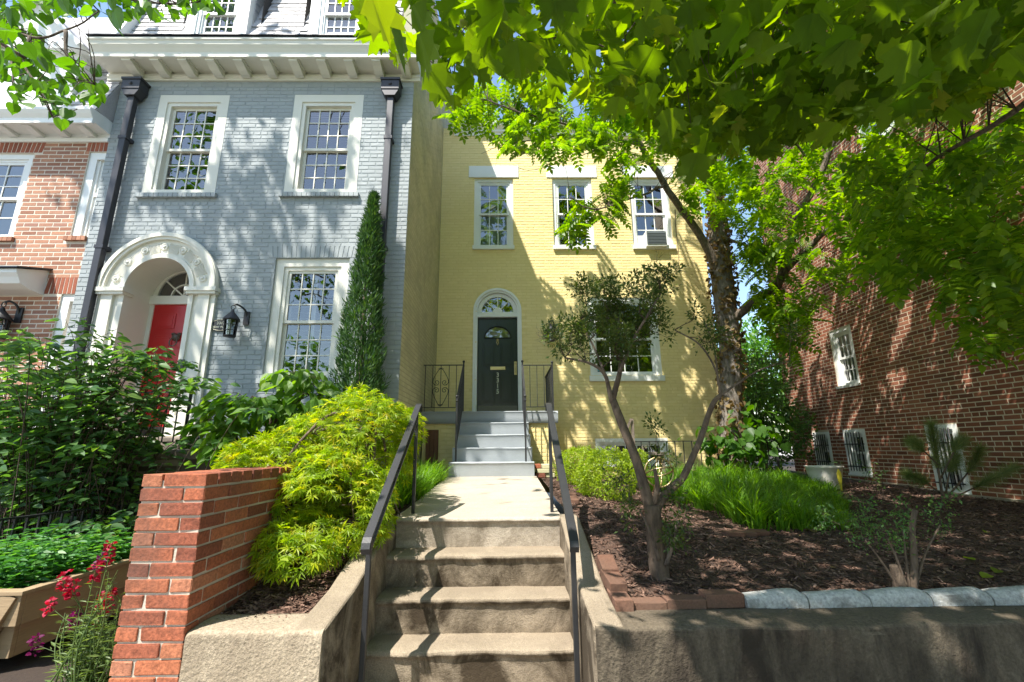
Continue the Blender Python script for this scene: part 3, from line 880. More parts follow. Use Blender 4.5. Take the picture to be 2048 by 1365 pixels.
    d = Vector((0, ye - ys, ze - zs0)).normalized(); n = Vector((0, -d.z, d.y))
    dorm = [(-5.19, -4.20), (-3.20, -2.20)]
    row = 0; t = 0
    proto = {}
    for row in range(14):
        t0 = row * .125
        x = X0 + .03 + (row % 2) * -.11
        while x < X1 - .28:
            w = .205 + random.uniform(-.02, .02)
            a, b = max(x, X0 + .03), min(x + w, X1 - .27)
            x += w + .006
            if b - a < .04 or any(a < q and b > p for p, q in dorm): continue
            base = Vector((0, ys, zs0)) + d * t0
            off = random.uniform(0, .005)
            p0 = base + n * (.016 + off); p1 = base + d * .165 + n * .004
            m = MB(); th = n * -.008
            m.add([(a, p0.y, p0.z), (b, p0.y, p0.z), (b, p1.y, p1.z), (a, p1.y, p1.z), (a, p0.y + th.y, p0.z + th.z), (b, p0.y + th.y, p0.z + th.z)],
                  [(0, 1, 2, 3), (4, 5, 1, 0)])
            m.build('slate', M['slate'], roof)
    for p, q in dorm:
        fy = BF - .17; c = (p + q) / 2
        m = MB(); m.box(p, p + .155, fy, fy + .12, 7.82, 9.45); m.box(q - .155, q, fy, fy + .12, 7.82, 9.45); m.box(p + .155, q - .155, fy, fy + .12, 9.3, 9.45)
        m.prism([(p - .1, 9.45), (q + .1, 9.45), (c, 9.95)], 'y', fy - .06, fy + 1.6)
        dm = m.build('dormer', M['white_paint'], h)
        for sx in (p + .02, q - .02):
            m = MB()
            m.box(sx - .02 - (.01 if sx < c else -.01), sx + .02 - (.01 if sx < c else -.01), fy + .125, fy + 1.5, 7.85, 9.45)
            m.build('cheek', M['slate'], dm)
        for sx, sg in ((p, -1), (q, 1)):
            for r in range(10):
                z = 7.95 + r * .13
                for k in range(6):
                    y = fy + .13 + k * .2 - (r % 2) * .08
                    m = MB(); e = sx + sg * .013
                    m.add([(e, max(y, fy + .128), z), (e, y + .19, z + .06), (e - sg * .009, y + .19, z + .2), (e - sg * .009, max(y, fy + .128), z + .14)], [(0, 1, 2, 3)])
                    m.build('cheek_slate', M['slate'], dm)
        window(h, xf_front(fy), p + .155, q - .155, 7.86, 9.3, 4, 3, 3, casing=.05, proud=-.02, recess=.03, sill=.03, sill_ext=0, blind='curtain' if p > -4 else None, glass='glass_bright')
    m = MB(); a = Vector((X0 + .01, ys - .06, zs0)); b = Vector((X0 + .01, ye - .02, ze))
    m.bar(a, b, .10, .16); m.build('rake_board', M['white_paint'], h)
    # door surround
    yb = BF
    def ring(m, r0, r1, y0, y1, n=36, legs=True, zb=1.8):
        for k in range(n):
            t0, t1 = math.pi * k / n, math.pi * (k + 1) / n
            q = [(cx + r1 * math.cos(t0), zs + r1 * math.sin(t0)), (cx + r1 * math.cos(t1), zs + r1 * math.sin(t1)),
                 (cx + r0 * math.cos(t1), zs + r0 * math.sin(t1)), (cx + r0 * math.cos(t0), zs + r0 * math.sin(t0))]
            m.add([(u, y0, v) for u, v in q] + [(u, y1, v) for u, v in q], [(0, 1, 2, 3), (7, 6, 5, 4), (0, 4, 5, 1), (2, 6, 7, 3)])
        if legs:
            for s in (-1, 1):
                p, q = sorted((cx + s * r0, cx + s * r1)); m.box(p, q, y0, y1, zb, zs)
    m = MB(); ring(m, .46, .83, yb - .05, yb + .08, legs=False); ring(m, .74, .845, yb - .095, yb - .05, legs=False); ring(m, .78, .835, yb - .115, yb - .095, legs=False)
    ring(m, .455, .52, yb - .085, yb - .05, legs=False)
    sur = m.build('door_surround', M['cream_paint'], h)
    for k in range(7):
        a = math.radians(13 + 154 * k / 6); c = (cx + .63 * math.cos(a), yb - .05, zs + .63 * math.sin(a))
        MB().lathe([(0, .03), (.02, .03), (.022, .018), (.034, .016), (.04, .024), (.052, .02), (.056, 0)], c, 16, 'y').build('rosette', M['cream_paint'], sur)
    m = MB()
    for k in range(6):
        for j in range(-4, 5):
            a = math.radians(13 + 154 * (k + .5) / 6 + j * 1.7)
            L = .045 + .005 * abs(j)
            m.bar((cx + .545 * math.cos(a), yb - .055, zs + .545 * math.sin(a)), (cx + (.63 + L) * math.cos(a), yb - .055, zs + (.63 + L) * math.sin(a)), .009, .014, (0, 1, 0))
    m.build('fluting', M['cream_paint'], sur)
    for s in (-1, 1):
        m = MB()
        for (r0, r1, y0) in ((.455, .52, -.06), (.52, .60, -.035), (.60, .76, -.075), (.76, .83, -.05)):
            p, q = sorted((cx + s * r0, cx + s * r1)); m.box(p, q, yb + y0, yb + .08, 1.85, zs - .10)
        p, q = sorted((cx + s * .44, cx + s * .85))
        m.box(p, q, yb - .11, yb + .08, zs - .10, zs - .06); m.box(p - .015, q + .015, yb - .13, yb + .08, zs - .06, zs - .002)
        m.box(p, q, yb - .11, yb + .08, 1.70, 2.02)
        m.build('pilaster', M['cream_paint'], sur)
    m = MB(); N = 28
    for k in range(N):
        t0, t1 = math.pi * k / N, math.pi * (k + 1) / N
        m.add([(cx + .47 * math.cos(t), y, zs + .47 * math.sin(t)) for t, y in ((t0, yb), (t1, yb), (t1, yb + .5), (t0, yb + .5))], [(0, 1, 2, 3)])
    for s in (-1, 1):
        x = cx + s * .47; m.add([(x, yb, 1.75), (x, yb + .5, 1.75), (x, yb + .5, zs), (x, yb, zs)], [(0, 1, 2, 3)])
    m.build('reveal', M['cream_paint'], sur)
    # door with fanlight
    dy = yb + .47; dz0, dz1 = 1.75, 3.74
    m = MB(); m.box(cx - .47, cx + .47, dy - .05, dy + .06, dz1, dz1 + .13); m.box(cx - .47, cx - .415, dy - .02, dy + .06, dz0, dz1); m.box(cx + .415, cx + .47, dy - .02, dy + .06, dz0, dz1)
    m.build('door_frame', M['cream_paint'], h)
    m = MB()
    zf = dz1 + .13
    for r0, r1 in ((.40, .47), (.18, .20)):
        for k in range(20):
            t0, t1 = math.pi * k / 20, math.pi * (k + 1) / 20
            q = [(r1, t0), (r1, t1), (r0, t1), (r0, t0)]
            m.add([(cx + r * math.cos(t), dy - .01, zf + r * math.sin(t)) for r, t in q] + [(cx + r * math.cos(t), dy + .03, zf + r * math.sin(t)) for r, t in q],
                  [(0, 1, 2, 3), (0, 4, 5, 1), (2, 6, 7, 3)])
    for a in (40, 90, 140):
        r = math.radians(a); m.bar((cx, dy + .01, zf), (cx + .41 * math.cos(r), dy + .01, zf + .41 * math.sin(r)), .02, .03, (0, 1, 0))
    fan = m.build('fanlight', M['cream_paint'], h)
    for k in range(4):
        e = [0, 40, 90, 140, 180]
        A = [(cx, zf)] + arc(cx, zf, .41, e[k], e[k + 1], 6)
        MB().add([(u, dy + .02, v) for u, v in A], [tuple(range(len(A)))]).build('pane', M['glass_bright'], fan)
    MB().box(cx - .6, cx + .6, dy + .3, dy + .32, 1.7, 4.5).build('hall', M['room_dark'], h)
    m = MB(); m.box(cx - .415, cx + .415, dy, dy + .045, dz0, dz1)
    door = m.build('front_door', M['door_red'], h)
    for u in (-.2, .2):
        for a, b in ((3.36, 3.60), (2.62, 3.26), (1.92, 2.42)):
            m = MB(); p, q = cx + u - .135, cx + u + .135
            m.box(p, q, dy - .012, dy + .001, a, b); m.box(p + .03, q - .03, dy - .02, dy - .01, a + .035, b - .035)
            m.build('panel', M['door_red'], door, .006)
    m = MB(); c = Vector((cx, dy - .02, 3.22))
    m.lathe([(0, .045), (.03, .04), (.05, .025), (.06, 0)], c, 12, 'y'); m.lathe([(0, .03), (.02, .025), (.028, 0)], c + Vector((-.045, 0, .05)), 8, 'y'); m.lathe([(0, .03), (.02, .025), (.028, 0)], c + Vector((.045, 0, .05)), 8, 'y')
    m.tube([c + Vector((.055 * math.sin(a), -.035 - .012 * (1 - math.cos(a)), -.055 + .07 * math.cos(a) - .02)) for a in [2 * math.pi * k / 18 for k in range(19)]], .009, 8)
    m.build('lion_knocker', M['bronze'], door)
    MB().box(cx - .40, cx + .40, dy - .006, dy, dz0 + .01, 1.9).build('kick_plate', M['brass_dull'], door)
    m = MB(); m.box(cx + .34, cx + .39, dy - .02, dy, 2.55, 2.78); m.tube([(cx + .365, dy - .055, 2.58), (cx + .365, dy - .055, 2.7), (cx + .365, dy - .02, 2.72)], .01, 8)
    m.build('door_handle', M['dark_metal'], door)
    MB().box(cx + .475, cx + .55, BF - .08, BF - .058, 2.62, 2.78).build('mailbox', M['black_iron'], sur)
    # downspouts with hopper heads
    for x in (-5.83, -1.80):
        m = MB(); yc = BF - .10
        m.box(x - .15, x + .13, yc - .10, yc + .08, 7.06, 7.24); m.box(x - .165, x + .145, yc - .115, yc + .09, 7.22, 7.26)
        m.prism([(x - .09, 6.95), (x + .07, 6.95), (x + .13, 7.06), (x - .15, 7.06)], 'y', yc - .09, yc + .07)
        m.lathe([(0, .02), (.02, .02), (.03, 0)], (x - .01, yc - .10, 7.15), 10, 'y')
        hop = m.build('hopper_head', M['dark_metal'], h, .004)
        m = MB(); m.box(x - .055, x + .045, yc - .055, yc + .035, .5, 6.96)
        dn = m.build('downspout', M['dark_metal'], h, .008)
        for z in (2.6, 4.4, 6.2):
            MB().box(x - .068, x + .058, yc - .062, yc + .09, z, z + .05).build('pipe_strap', M['dark_metal'], dn)
    return h
build_blue()
lantern('wall_lantern', (-3.77, BF - .2, 3.19), .95, 'black hexagonal wall lantern hanging beside the red door', wall_y=BF)
def plaque():
    t = thing('name_plaque', (-4.02, BF, 3.28), 'black oval address plaque on grey-blue brick beside the lantern', 'plaque')
    m = MB(); P = arc(-4.02, 3.28, .165, 0, 348, 29, .088); m.prism(P, 'y', BF - .025, BF - .006); m.build('plate', M['black_iron'], t)
    m = MB(); m.tube([(u, BF - .026, v) for u, v in arc(-4.02, 3.28, .152, 0, 360, 32, .077)], .003, 5); m.build('plate_rim', M['number_metal'], t)
    for s, dz, sz in (('3317', .028, .058), ('DENT PLACE', -.03, .042)):
        o = link('lettering', text_mesh(s, sz, .001), t, M['number_metal']); o.location = (-4.02, BF - .0275, 3.28 + dz)
plaque()

# ------------------------------------------------------------------ brick house at the left edge
LF = 6.262
def build_left():
    h = thing('row_house', (-8.5, LF, .5), 'light red brick house at left edge with white cornice and trim', 'house')
    xf = xf_front(LF); X0, X1 = -11.0, -6.172
    w1 = (-8.35, -7.28, 4.64, 6.06); w2 = (-6.44, -5.9, 4.65, 6.08); dr = (-6.37, -5.9, 1.3, 3.76); d0 = (-8.6, -7.5, 1.3, 3.76)
    rects = [w1, (w2[0], X1, w2[2], w2[3]), (dr[0], X1, dr[2], dr[3]), d0]
    wall = wall_panel('wall', xf, X0, X1, .3, 6.35, M['mortar_pale'], h, rects, depth=.14)
    sold = [(w1[0] - .1, w1[1] + .12, 6.06, 6.27, .07), (-6.5, X1, 6.08, 6.28, -.02), (-6.55, X1, 3.76, 4.02, -.02), (-8.6, -6.56, 3.76, 4.02, .06)]
    sills = [(w1[0] - .06, w1[1] + .06, w1[2] - .075, w1[2]), (w2[0] - .06, X1, w2[2] - .075, w2[2])]
    brickwork(wall, xf, X0, X1, .35, 6.36, M['tan_brick'], rects + sills, proud=.003, header_every=0, soldiers=sold, soldier_mat=M['soldier_brick'], visible=lambda px, py: py < 760)
    window(h, xf, *w1, 3, 3, 2, casing=.09, proud=-.03, recess=.06, sill=0, room='room_pale', glass='glass_bright')
    m = MB(); m.box(w2[0], w2[0] + .12, LF - .0 + .02, LF + .16, w2[2], w2[3]); m.box(w2[0] + .12, X1 - .001, LF + .02, LF + .16, w2[3] - .12, w2[3])
    m.box(w2[0] + .12, w2[0] + .16, LF + .05, LF + .16, w2[2], w2[3] - .12); m.box(w2[0] + .16, X1 - .001, LF + .05, LF + .1, 5.34, 5.39); m.box(w2[0] + .16, w2[0] + .19, LF + .07, LF + .12, w2[2], w2[3] - .12)
    w = m.build('window', M['white_paint'], h)
    for za, zb in ((4.65, 5.35), (5.39, 5.96)):
        MB().add([(w2[0] + .17, LF + .09, za), (X1, LF + .09, za), (X1, LF + .09, zb), (w2[0] + .17, LF + .09, zb)], [(0, 1, 2, 3)]).build('pane', M['glass_bright'], w)
    MB().box(w2[0], X1 - .001, LF + .3, LF + .32, 4.5, 6.2).build('curtain', M['curtain'], w)
    for a, b, c in ((w1[0] - .05, w1[1] + .05, w1[2]), (w2[0] - .05, X1, w2[2])):
        n = max(2, round((b - a) / .07))
        for k in range(n):
            MB().box(a + (b - a) * k / n + .003, a + (b - a) * (k + 1) / n - .003, LF - .05, LF + .05, c - .07, c - .004).build('sill_brick', M['tan_brick'], h)
    m = MB(); m.box(dr[0], dr[0] + .12, LF + .02, LF + .2, dr[2], dr[3]); m.box(dr[0] + .12, X1 - .001, LF + .02, LF + .2, dr[3] - .1, dr[3]); m.box(dr[0] + .12, X1 - .001, LF + .14, LF + .18, dr[2], dr[3] - .1)
    m.build('side_window', M['white_paint'], h)
    m = MB(); m.box(d0[0], d0[1], LF + .1, LF + .14, d0[2], d0[3]); m.build('front_door', M['door_black'], h)
    pr = [(0, 6.24), (-.03, 6.24), (-.04, 6.30), (-.015, 6.31), (-.015, 6.375), (-.29, 6.375), (-.29, 6.34), (-.33, 6.34), (-.33, 6.42), (-.37, 6.47), (-.40, 6.52), (-.40, 6.56), (0, 6.60)]
    m = MB(); m.prism([(LF + a, b) for a, b in pr][::-1], 'x', X0, X1 - .002); co = m.build('cornice', M['white_paint'], h)
    x = -6.48
    while x > -10.8:
        m = MB(); q = [(0, 6.315), (-.05, 6.315), (-.12, 6.325), (-.19, 6.34), (-.25, 6.345), (-.25, 6.372), (0, 6.372)]
        m.prism([(LF - .015 + a, b) for a, b in q][::-1], 'x', x, x + .11); m.build('bracket', M['white_paint'], co); x -= .40
    # roof and gabled dormer
    ys, zs, ye, ze = LF - .3, 6.585, LF + .85, 9.6
    m = MB(); m.prism([(ys, zs), (LF + 6, zs), (LF + 6, ze), (ye, ze)], 'x', X0, X1 - .002); roof = m.build('mansard_roof', M['slate'], h)
    d = Vector((0, ye - ys, ze - zs)).normalized(); n = Vector((0, -d.z, d.y))
    dm0, dm1 = -8.25, -6.72
    for row in range(18):
        x = -9.3 + (row % 2) * -.11
        while x < X1 - .02:
            a, b = x, min(x + .205, X1 - .01); x += .211
            if b - a < .04 or (a < dm1 and b > dm0): continue
            base = Vector((0, ys, zs)) + d * (row * .125)
            p0 = base + n * (.016 + random.uniform(0, .005)); p1 = base + d * .165 + n * .004; th = n * -.008
            m = MB(); m.add([(a, p0.y, p0.z), (b, p0.y, p0.z), (b, p1.y, p1.z), (a, p1.y, p1.z), (a, p0.y + th.y, p0.z + th.z), (b, p0.y + th.y, p0.z + th.z)], [(0, 1, 2, 3), (4, 5, 1, 0)])
            m.build('slate', M['slate'], roof)
    fy = LF - .2; c = (dm0 + dm1) / 2
    m = MB(); m.box(dm0, dm1, fy, fy + .1, 6.6, 7.75); m.prism([(dm0 - .12, 7.70), (dm1 + .12, 7.70), (c, 8.55)], 'y', fy - .12, fy + 1.6)
    m.box(dm0 + .02, dm1 - .02, fy + .101, fy + 1.4, 6.8, 7.7)
    dm = m.build('dormer', M['white_paint'], h)
    for sg, e in ((-1, dm0 - .14), (1, dm1 + .14)):
        m = MB(); m.bar((e, fy - .08, 7.69), (c, fy - .08, 8.60), .26, .06, (0, 0, 1)); m.build('rake_moulding', M['white_paint'], dm)
        m = MB(); m.bar((e, fy + .7, 7.73), (c, fy + .7, 8.64), 1.7, .03, (0, 0, 1)); m.build('dormer_roof', M['slate'], dm)
    # hood over the front door
    m = MB(); m.prism([(LF, 4.12), (LF - .42, 3.98), (LF - .42, 3.93), (LF - .38, 3.88), (LF - .34, 3.80), (LF - .2, 3.76), (LF, 3.74)], 'x', -9.3, -6.62); hd = m.build('door_hood', M['white_paint'], h)
    MB().prism([(LF, 4.15), (LF - .46, 4.005), (LF - .46, 3.985), (LF, 4.125)], 'x', -9.35, -6.58).build('hood_roof', M['dark_metal'], hd)
    o = link('house_number', text_mesh('3319', .155, .008), h, M['black_iron']); o.location = (-6.80, LF - .016, 2.92)
    return h
build_left()
lantern('wall_lantern', (-6.99, LF - .14, 3.22), 1.1, 'black wall lantern cut off at the left photo edge above number 3319', wall_y=LF)

# ------------------------------------------------------------------ brick house on the right
RX = 6.6
def build_right():
    h = thing('brick_house', (RX, 8, .9), 'tall dark red brick side wall with small barred basement windows on right', 'house')
    xf = xf_left(RX)                     # local x runs towards the street: u = -Y
    far, near = -10.75, -1.5
    W = (-8.97, -8.38, 2.71, 3.83); Bw = [(-9.96, -9.44, 1.12, 1.845), (-9.04, -8.48, 1.05, 1.86), (-7.24, -6.72, .88, 1.865)]; U = (-7.32, -6.6, 6.85, 8.1)
    rects = [W, U] + Bw
    wall = wall_panel('wall', xf, far, near, .80, 12.5, M['mortar_tan'], h, rects, depth=.12)
    brickwork(wall, xf, far, -3.5, .8, 12.3, M['dark_brick'], rects, proud=.003, header_every=6)
    MB().box(RX + .15, RX + 10, 10.6, 10.745, .9, 12.5).build('rear_wall', M['dark_brick'], h)
    MB().box(RX + .15, RX + 10, 1.5, 1.65, .9, 12.5).build('front_wall', M['dark_brick'], h)
    MB().box(RX - .2, RX + 10.2, 1.3, 10.95, 12.5, 12.7).build('roof', M['dark_metal'], h)
    xw = window(h, xf, *W, 3, 2, 2, casing=.07, proud=-.015, recess=.05, sill=.05, sill_out=.05, sill_ext=.01, room='room_pale')
    m = MB()
    for k in range(9):
        u = W[0] + .09 + k * .018; m.box(u, u + .012, .17 + .02 * (k % 2), .18 + .02 * (k % 2), W[2] + .05, W[3] - .05)
    build_xf(m, xf, 'curtain', M['curtain'], xw)
    window(h, xf, *U, 3, 2, 2, casing=.08, proud=-.01, recess=.05, sill=.06, blind=None, glass='glass_bright')
    for b in Bw:
        window(h, xf, *b, 3, 1, 1, casing=.07, proud=.01, recess=.05, sill=.04, sill_out=.03, sill_ext=0, bars=True)
    m = MB(); m.tube(spline([(RX, 7.45, 6.35), (RX - .15, 7.45, 6.34), (RX - .18, 7.5, 6.28)], 4), .03, 8); m.build('vent_pipe', M['black_iron'], h)
    m = MB(); m.prism([(far - .02, .45), (near, .45), (near, .87), (-6.7, .875), (-7.3, .9), (-9.1, .96), (far - .02, .99)][::1], 'y', -.09, -.004)
    build_xf(m, xf, 'footing', M['footing'], h)
build_right()
# ------------------------------------------------------------------ concrete steps, walk and retaining walls
def vnoise(p, s=1.0, seed=0):
    from mathutils import noise as mn
    return mn.noise(Vector((p[0] * s + seed, p[1] * s - seed, p[2] * s + 3.7 * seed)))
def profile_block(name, prof, x0, x1, nx, mat, parent, amp=.004, sc=4, chip=0, seed=0, ends=True):
    """a block whose YZ outline runs along X, worn and uneven"""
    m = MB(); n = len(prof); V = []
    for i in range(nx + 1):
        x = x0 + (x1 - x0) * i / nx
        for (y, z, w) in prof:
            p = (x, y, z); d = amp * vnoise(p, sc, seed) + amp * .5 * vnoise(p, sc * 5, seed)
            c = 0
            if chip and w > 1:
                c = max(0, vnoise((x, y, 0), 3, seed + 9) - .25) * chip + max(0, vnoise((x, y, 0), 14, seed + 5) - .3) * chip * .5
            V.append((x, y + d * min(w, 1) + c * .8, z + d * min(w, 1) * .8 - c))
    Fs = [(i * n + k, i * n + k + 1, (i + 1) * n + k + 1, (i + 1) * n + k) for i in range(nx) for k in range(n - 1)]
    Fs = [f[::-1] for f in Fs]
    m.add(V, Fs, True)
    if ends:
        m.add([V[k] for k in range(n)], [tuple(range(n))], False); m.add([V[nx * n + k] for k in range(n)], [tuple(range(n))[::-1]], False)
    o = m.build(name, mat, parent)
    return o
def step_profile(y, zb, zt, yb, r=.028, over=.012):
    p = [(y + .02, zb, 0), (y + .014, zb + (zt - zb) * .25, 1), (y + .012, zb + (zt - zb) * .5, 1), (y + .008, zb + (zt - zb) * .75, 1), (y + .0, zt - r - .004, 1)]
    for k in range(5):
        a = math.pi - k * math.pi / 8
        p.append((y + r - over + r * math.cos(a), zt - r + r * math.sin(a), 2))
    p += [(y + .08, zt + .002, 1), (y + .14, zt, 1), (y + .2, zt, 1), (yb, zt, 0)]
    return p
SX0, SX1 = -.85, .402
def lower_steps():
    t = thing('front_steps', (-.2, 3.0, 0), 'weathered brown concrete steps climbing from the sidewalk to the walk', 'steps')
    Yn = [2.77, 3.01, 3.235, 3.46]
    for k, y in enumerate(Yn):
        profile_block('step', step_profile(y, .21 * k - .03, .21 * (k + 1), y + .34), SX0, SX1, 40, M['step_concrete'], t, .007, 3, .02, k)
    for nm, a, b in (('cheek_wall', -1.0, SX0 + .004), ('cheek_wall', SX1 - .004, .545)):
        m = MB(); P = [(2.36, 0), (3.80, 0), (3.80, 1.062), (3.66, 1.055), (3.2, .93), (2.8, .815), (2.5, .775), (2.36, .757)]
        m.prism(P, 'x', a, b); m.build(nm, M['step_concrete'], t, .018, 3)
lower_steps()
def walkway():
    prof = step_profile(3.70, .80, 1.052, 3.96) 
    prof = prof[:-1] + [(4.4, 1.068, 1), (5.2, 1.10, 1), (6.0, 1.132, 1), (6.9, 1.167, 0)]
    o = profile_block('walkway', prof, SX0 - .02, SX1 + .02, 40, M['walk_concrete'], None, .005, 3, .02, 11)
    structure(o)
walkway()
def retaining(name, x0, x1, mat, label, chip, seed):
    prof = [(2.352, -.02, 0), (2.352, .12, 1), (2.35, .25, 1), (2.35, .36, 1), (2.35, .47, 1), (2.35, .57, 1), (2.35, .65, 1), (2.35, .71, 1)]
    for k in range(5):
        a = math.pi - k * math.pi / 8; prof.append((2.372 + .022 * math.cos(a), .733 + .022 * math.sin(a), 2))
    prof += [(2.42, .757, 1), (2.47, .758, 1), (2.52, .757, 1), (2.57, .755, 1), (2.60, .752, 0), (2.60, .3, 0)]
    o = profile_block(name, prof, x0, x1, max(20, int((x1 - x0) / .03)), mat, None, .008, 4, chip, seed)
    tag(o, label, 'wall')
retaining('retaining_wall', -1.478, -.853, M['wall_concrete'], 'low rough tan concrete wall between brick pier and the steps', .03, 2)
retaining('retaining_wall', .407, 7.5, M['wall_concrete_dark'], 'long stained dark concrete retaining wall right of the steps', .05, 3)

# brick garden wall with its pier end towards the street
def rough_brick(name, sx, sy, sz, k, mat):
    rr = random.Random(k * 7 + int(sx * 1000))
    bm = bmesh.new(); bmesh.ops.create_cube(bm, size=1)
    for v in bm.verts: v.co = (v.co.x * sx, v.co.y * sy, v.co.z * sz)
    bmesh.ops.bevel(bm, geom=bm.edges[:], offset=.0045, segments=2, affect='EDGES', profile=.6)
    for v in bm.verts: v.co += Vector((rr.uniform(-1, 1), rr.uniform(-1, 1), rr.uniform(-1, 1))) * .0016
    if k % 3 == 0:                       # a knocked corner
        c = Vector((sx / 2 * rr.choice((-1, 1)), -sy / 2, sz / 2 * rr.choice((-1, 1))))
        for v in bm.verts:
            d = (v.co - c).length
            if d < .016: v.co += (Vector((0, 0, 0)) - c).normalized() * (.016 - d) * .45
    me = bpy.data.meshes.new(name); bm.to_mesh(me); bm.free(); me.materials.append(mat)
    return me
def brick_garden_wall():
    x0, x1, y0, y1, ztop = -1.791, -1.481, 2.35, 4.5, 1.455
    t = thing('garden_wall', (-1.63, 2.4, 0), 'orange-red brick garden wall ending in a pier left of the concrete wall', 'wall')
    MB().box(x0 + .007, x1 - .007, y0 + .007, y1 - .01, .1, ztop - .03).build('mortar_core', M['mortar_light'], t)
    H, J, Wd = BR_H, .0107, .0965
    cache = {}
    def put(cx, cy, cz, sx, sy, sz):
        k = random.randrange(6); key = (round(sx, 4), round(sy, 4), round(sz, 4), k)
        if key not in cache: cache[key] = rough_brick('brick', sx, sy, sz, k, M['red_brick'])
        o = bpy.data.objects.new('brick', cache[key]); COL.objects.link(o); o.parent = t
        o.matrix_parent_inverse = Matrix.Translation(-t.location)
        o.location = (cx + random.uniform(-.0025, .0025), cy + random.uniform(-.0025, .0025), cz + random.uniform(-.001, .001))
        o.rotation_euler = (random.uniform(-.006, .006), random.uniform(-.008, .008), random.uniform(-.01, .01))
    for r in range(19):
        zc = ztop - H / 2 - r * (H + J)
        if zc < .1: break
        A = r % 2 == 0
        if r == 0:                       # rowlock-like top course: headers across the wall
            put(x0 + Wd / 2, y0 + .1015, zc, Wd, .203, H); put(x1 - .1015, y0 + Wd / 2, zc, .203, Wd, H)
            y = y0 + Wd + J
            while y < y1 - .05:
                put(x1 - .1015, y + Wd / 2, zc, .203, Wd, H)
                if y > y0 + .21: put(x0 + Wd / 2 - .002, y + Wd / 2, zc, Wd - .004, Wd, H)
                y += Wd + J
            continue
        if A:
            put(x0 + Wd / 2, y0 + .1015, zc, Wd, .203, H); put(x1 - .1015, y0 + Wd / 2, zc, .203, Wd, H)
            sl, sr = y0 + .203 + J, y0 + Wd + J
        else:
            put(x0 + .1015, y0 + Wd / 2, zc, .203, Wd, H); put(x1 - Wd / 2, y0 + .1015, zc, Wd, .203, H)
            sl, sr = y0 + Wd + J, y0 + .203 + J
        for xs, y in ((x0 + Wd / 2, sl), (x1 - Wd / 2, sr)):
            if xs < -1.7 and r > 9: continue
            while y + .203 < y1:
                put(xs, y + .1015, zc, Wd, .203, H); y += .203 + J
brick_garden_wall()
MB().lathe([(0, .14), (.05, .13), (.085, .09), (.09, .03), (.07, 0), (0, 0)], (-1.63, 4.42, 1.456), 16).build('stone_ball', M['brown_stone'])
tag(bpy.data.objects['stone_ball'], 'rounded brown stone finial on far end of the brick garden wall', 'finial')

# ------------------------------------------------------------------ ironwork
def scroll(m, c, ax, az, r, turns=1.6, rad=.006, sgn=1, start=0):
    c = Vector(c); ax = Vector(ax); az = Vector(az)
    pts = []
    for k in range(26):
        t = k / 25; a = start + sgn * turns * 2 * math.pi * t; q = r * (1 - .82 * t)
        pts.append(c + ax * (q * math.cos(a)) + az * (q * math.sin(a)))
    m.tube(pts, rad, 6)
def handrail(x, label):
    top, bot = Vector((x, 4.02, 1.955)), Vector((x, 2.70, 1.095))
    t = thing('handrail', (x, 3.3, .3), label, 'handrail', 'iron handrails on the front steps')
    d = (bot - top).normalized(); n = Vector((0, -d.z, d.y)); n = n if n.z > 0 else -n
    MB().bar((x, 3.95, 1.045), (x, 3.95, 1.90), .026, .026, (0, 1, 0)).build('post', M['black_iron'], t, .003)
    MB().bar((x, 2.745, .2), (x, 2.745, 1.10), .028, .028, (0, 1, 0)).build('post', M['black_iron'], t, .003)
    m = MB(); prof = [(-.024, 0), (.024, 0), (.026, .008), (.02, .015), (-.02, .015), (-.026, .008)]
    pts = [top + Vector((0, .055, -.07)), top + Vector((0, .05, -.03)), top + Vector((0, .02, .0))] + [top + d * 0.03] + [bot] + \
          [bot + Vector((0, -.025, -.025)), bot + Vector((0, -.035, -.055)), bot + Vector((0, -.02, -.085))]
    V = []
    for i, p in enumerate(pts):
        tg = (pts[min(i + 1, len(pts) - 1)] - pts[max(i - 1, 0)]).normalized(); nn = Vector((0, -tg.z, tg.y)); nn = nn if i > 3 or nn.z > 0 else nn
        if i > 0 and nn.dot(prev) < 0: nn = -nn
        prev = nn
        for u, v in prof: V.append(p + Vector((u, 0, 0)) + nn * v)
    k = len(prof)
    Fs = [(i * k + j, i * k + (j + 1) % k, (i + 1) * k + (j + 1) % k, (i + 1) * k + j) for i in range(len(pts) - 1) for j in range(k)]
    m.add(V, Fs + [tuple(range(k)), tuple(range((len(pts) - 1) * k, len(pts) * k))[::-1]])
    m.build('top_rail', M['black_iron'], t)
    a, b = Vector((x, 3.935, 1.80)), Vector((x, 2.76, 1.035)); MB().bar(a - n * .0, b, .014, .026, (1, 0, 0)).build('lower_rail', M['black_iron'], t)
    for f in (.36, .5, .64):
        p = top + (bot - top) * f - n * .042
        m = MB(); s = 1 if f != .5 else -1
        scroll(m, p + d * .028, d, n, .036, 1.4, .006, s, 0); scroll(m, p - d * .03, -d, n, .036, 1.4, .006, -s, 0)
        m.build('scroll_ornament', M['black_iron'], t)
handrail(-.772, 'black iron handrail on the left side of the concrete steps')
handrail(.366, 'black iron handrail on the right side of the concrete steps')

